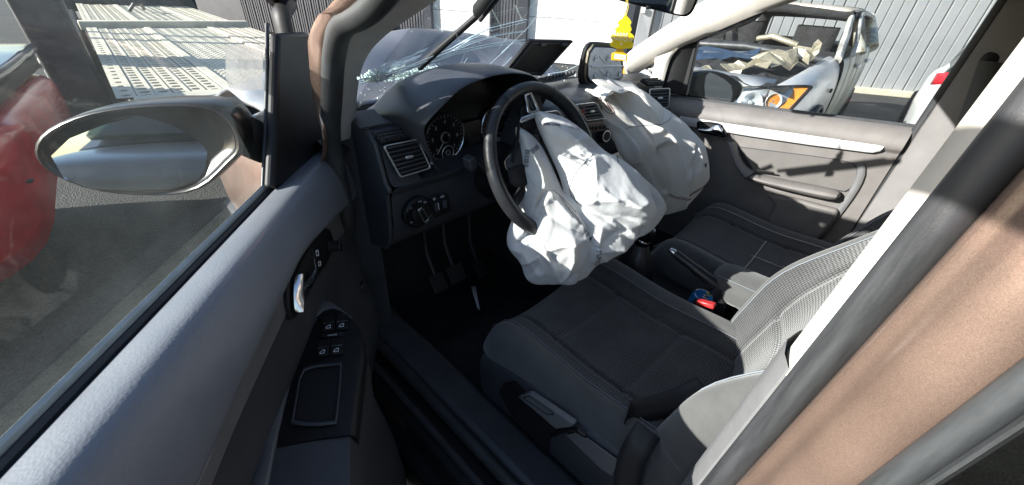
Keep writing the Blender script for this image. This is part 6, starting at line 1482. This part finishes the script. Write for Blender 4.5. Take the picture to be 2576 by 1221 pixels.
# grey throat of the passenger bag, pulled out of the dash opening
thr = [U(r1(632, 60), 'y', .83), U(r1(850, 55), 'y', .80), U(r1(905, 120), 'y', .70), U(r1(700, 150), 'y', .66)]
crumple_sheet('airbag_throat', thr, bagg, car, 18, 14, .022, 21, .002)
crumple_sheet('airbag_throat', [U(r1(622, 100), 'y', .80), U(r1(720, 60), 'y', .82), U(r1(800, 110), 'y', .72), U(r1(690, 140), 'y', .68)], bagg, car, 14, 12, .025, 33, .002)
# ================================================================== LOOSE THINGS
# ---- air freshener on the mirror
FC = U(dt(2160, 300), 'y', .56); FN = Vector(CAM)-FC; FN.z = 0; FN.normalize(); FN = (FN+V(.08, 0, 0)).normalized()
yel = mat('freshener_yellow', (.95, .72, .01), .55, var=.06, varscale=60); ambr = mat('freshener_amber', (.75, .42, .01), .55, var=.05, varscale=60); whp = mat('freshener_white', (.88, .85, .7), .6)
def FP(p, o=0.): return UP(dt(*p), FC+FN*o, FN)
tree = [(2188, 102), (2203, 138), (2222, 158), (2233, 183), (2217, 201), (2230, 222), (2233, 244), (2214, 256), (2240, 274), (2257, 298), (2251, 320), (2231, 328), (2251, 350), (2242, 374), (2222, 388), (2190, 386), (2165, 392), (2112, 386), (2084, 376), (2060, 366), (2058, 345), (2084, 330), (2066, 306), (2068, 280), (2098, 266), (2110, 250), (2094, 234), (2120, 214), (2136, 204), (2121, 190), (2126, 168), (2150, 154), (2170, 130), (2180, 104)]
tp_ = round_poly(tree, 1)
bx_ = FP((2150, 480)); fre = prism('air_freshener', [FP(p)-bx_*0 for p in tp_], -FN*.003, yel, None, bevel=.0008); setp(fre, 'yellow tree shaped card air freshener hanging from the mirror', 'air freshener')
bs_ = [(2112, 382), (2168, 388), (2166, 415), (2202, 436), (2198, 487), (2068, 478), (2074, 424), (2110, 408)]
fb = prism('base', [FP(p, .0012) for p in bs_], -FN*.003, ambr, fre, bevel=.0006)
prism('white_label', [FP(p, .0018) for p in ((2096, 428), (2188, 440), (2186, 476), (2094, 466))], FN*.0003, whp, fb, smooth=False)
fx = (FP((2250, 300))-FP((2060, 300))).normalized(); fz = (FP((2150, 100))-FP((2150, 480))).normalized()
tilt = fx*.998-fz*.06
pxm = (FP((2200, 300))-FP((2100, 300))).length/100
def ftext(body, c, px, m_): return text_obj('lettering', body, px*pxm*1.15, M_axes(FP(c, .002), tilt, fz), m_, fre, .0002)
ftext('ARBRE', (2146, 278), 34, whp); ftext('MAGIQUE', (2158, 312), 34, whp); ftext('Vaniglia', (2140, 452), 22, mat('label_amber_ink', (.6, .35, .02), .6))
lathe('tree_emblem', FP((2152, 350), .0012), FN, [(.0022, 0), (.0028, .0006), (.0022, .0006)], whp, fre, 14)
stg = mat('yellow_string', (.8, .62, .1), .8)
multi_tube('string', [([FP((2186, 128), .001), FP((2178, 60)), FP((2196, -20))], .0009), ([FP((2188, 128), .001), FP((2206, 60)), FP((2198, -20))], .0009)], stg, fre, 5)
# ---- soda can standing in the console
cc_ = U((1757, 752), 'x', -.03); can = empty('soda_can', (cc_.x, cc_.y, cc_.z-.088)); setp(can, 'open blue soda can in the console beside the handbrake', 'can')
m, N, L, b = nmat('can_blue'); tc = N.new('ShaderNodeTexCoord'); n1 = N.new('ShaderNodeTexNoise'); n1.inputs['Scale'].default_value = 22; L.new(tc.outputs['Object'], n1.inputs['Vector'])
rp = N.new('ShaderNodeValToRGB'); rp.color_ramp.interpolation = 'CONSTANT'; e = rp.color_ramp.elements; e[0].color = (.02, .20, .55, 1); e[1].position = .58; e[1].color = (.75, .55, .05, 1); e2 = e.new(.66); e2.color = (.01, .06, .25, 1); e3 = e.new(.52); e3.color = (.05, .40, .75, 1)
L.new(n1.outputs['Fac'], rp.inputs[0]); L.new(rp.outputs[0], b.inputs['Base Color']); b.inputs['Metallic'].default_value = .5; b.inputs['Roughness'].default_value = .3
lathe('can_body', (0, 0, 0), (0, 0, 1), [(.024, 0), (.031, .008), (.033, .014), (.033, .100), (.0305, .109), (.027, .114)], m, can, 32)
cl_ = lathe('can_lid', (0, 0, 0), (0, 0, 1), [(.0265, .113), (.0272, .1165), (.0258, .117), (.0245, .1125), (.002, .113)], chrome, can, 32)
prism('can_opening', [V(.011*math.cos(a_)-.0, .009+.009*math.sin(a_), .1134) for a_ in np.linspace(0, 2*math.pi, 16, endpoint=False)], (0, 0, .0003), MATS['bowl_black'], cl_, smooth=False)
lathe('ring_pull', (0, -.006, .1138), (0, 0, 1), [(.005, 0), (.008, .001), (.005, .002)], chrome, can, 16)
can.rotation_euler = (R_(6), R_(-5), 0)
# ---- sun patch on the carpet, drawn as a small pale sheet
PS = [U(p, 'z', .335) for p in ((1184, 726), (1196, 724), (1208, 775), (1200, 772))]
crumple_sheet('paper_scrap', PS, paintwhite, None, 4, 4, .006, 5, .001)
setp(bpy.data.objects['paper_scrap'], 'small pale paper scrap lying by the pedals', 'paper')
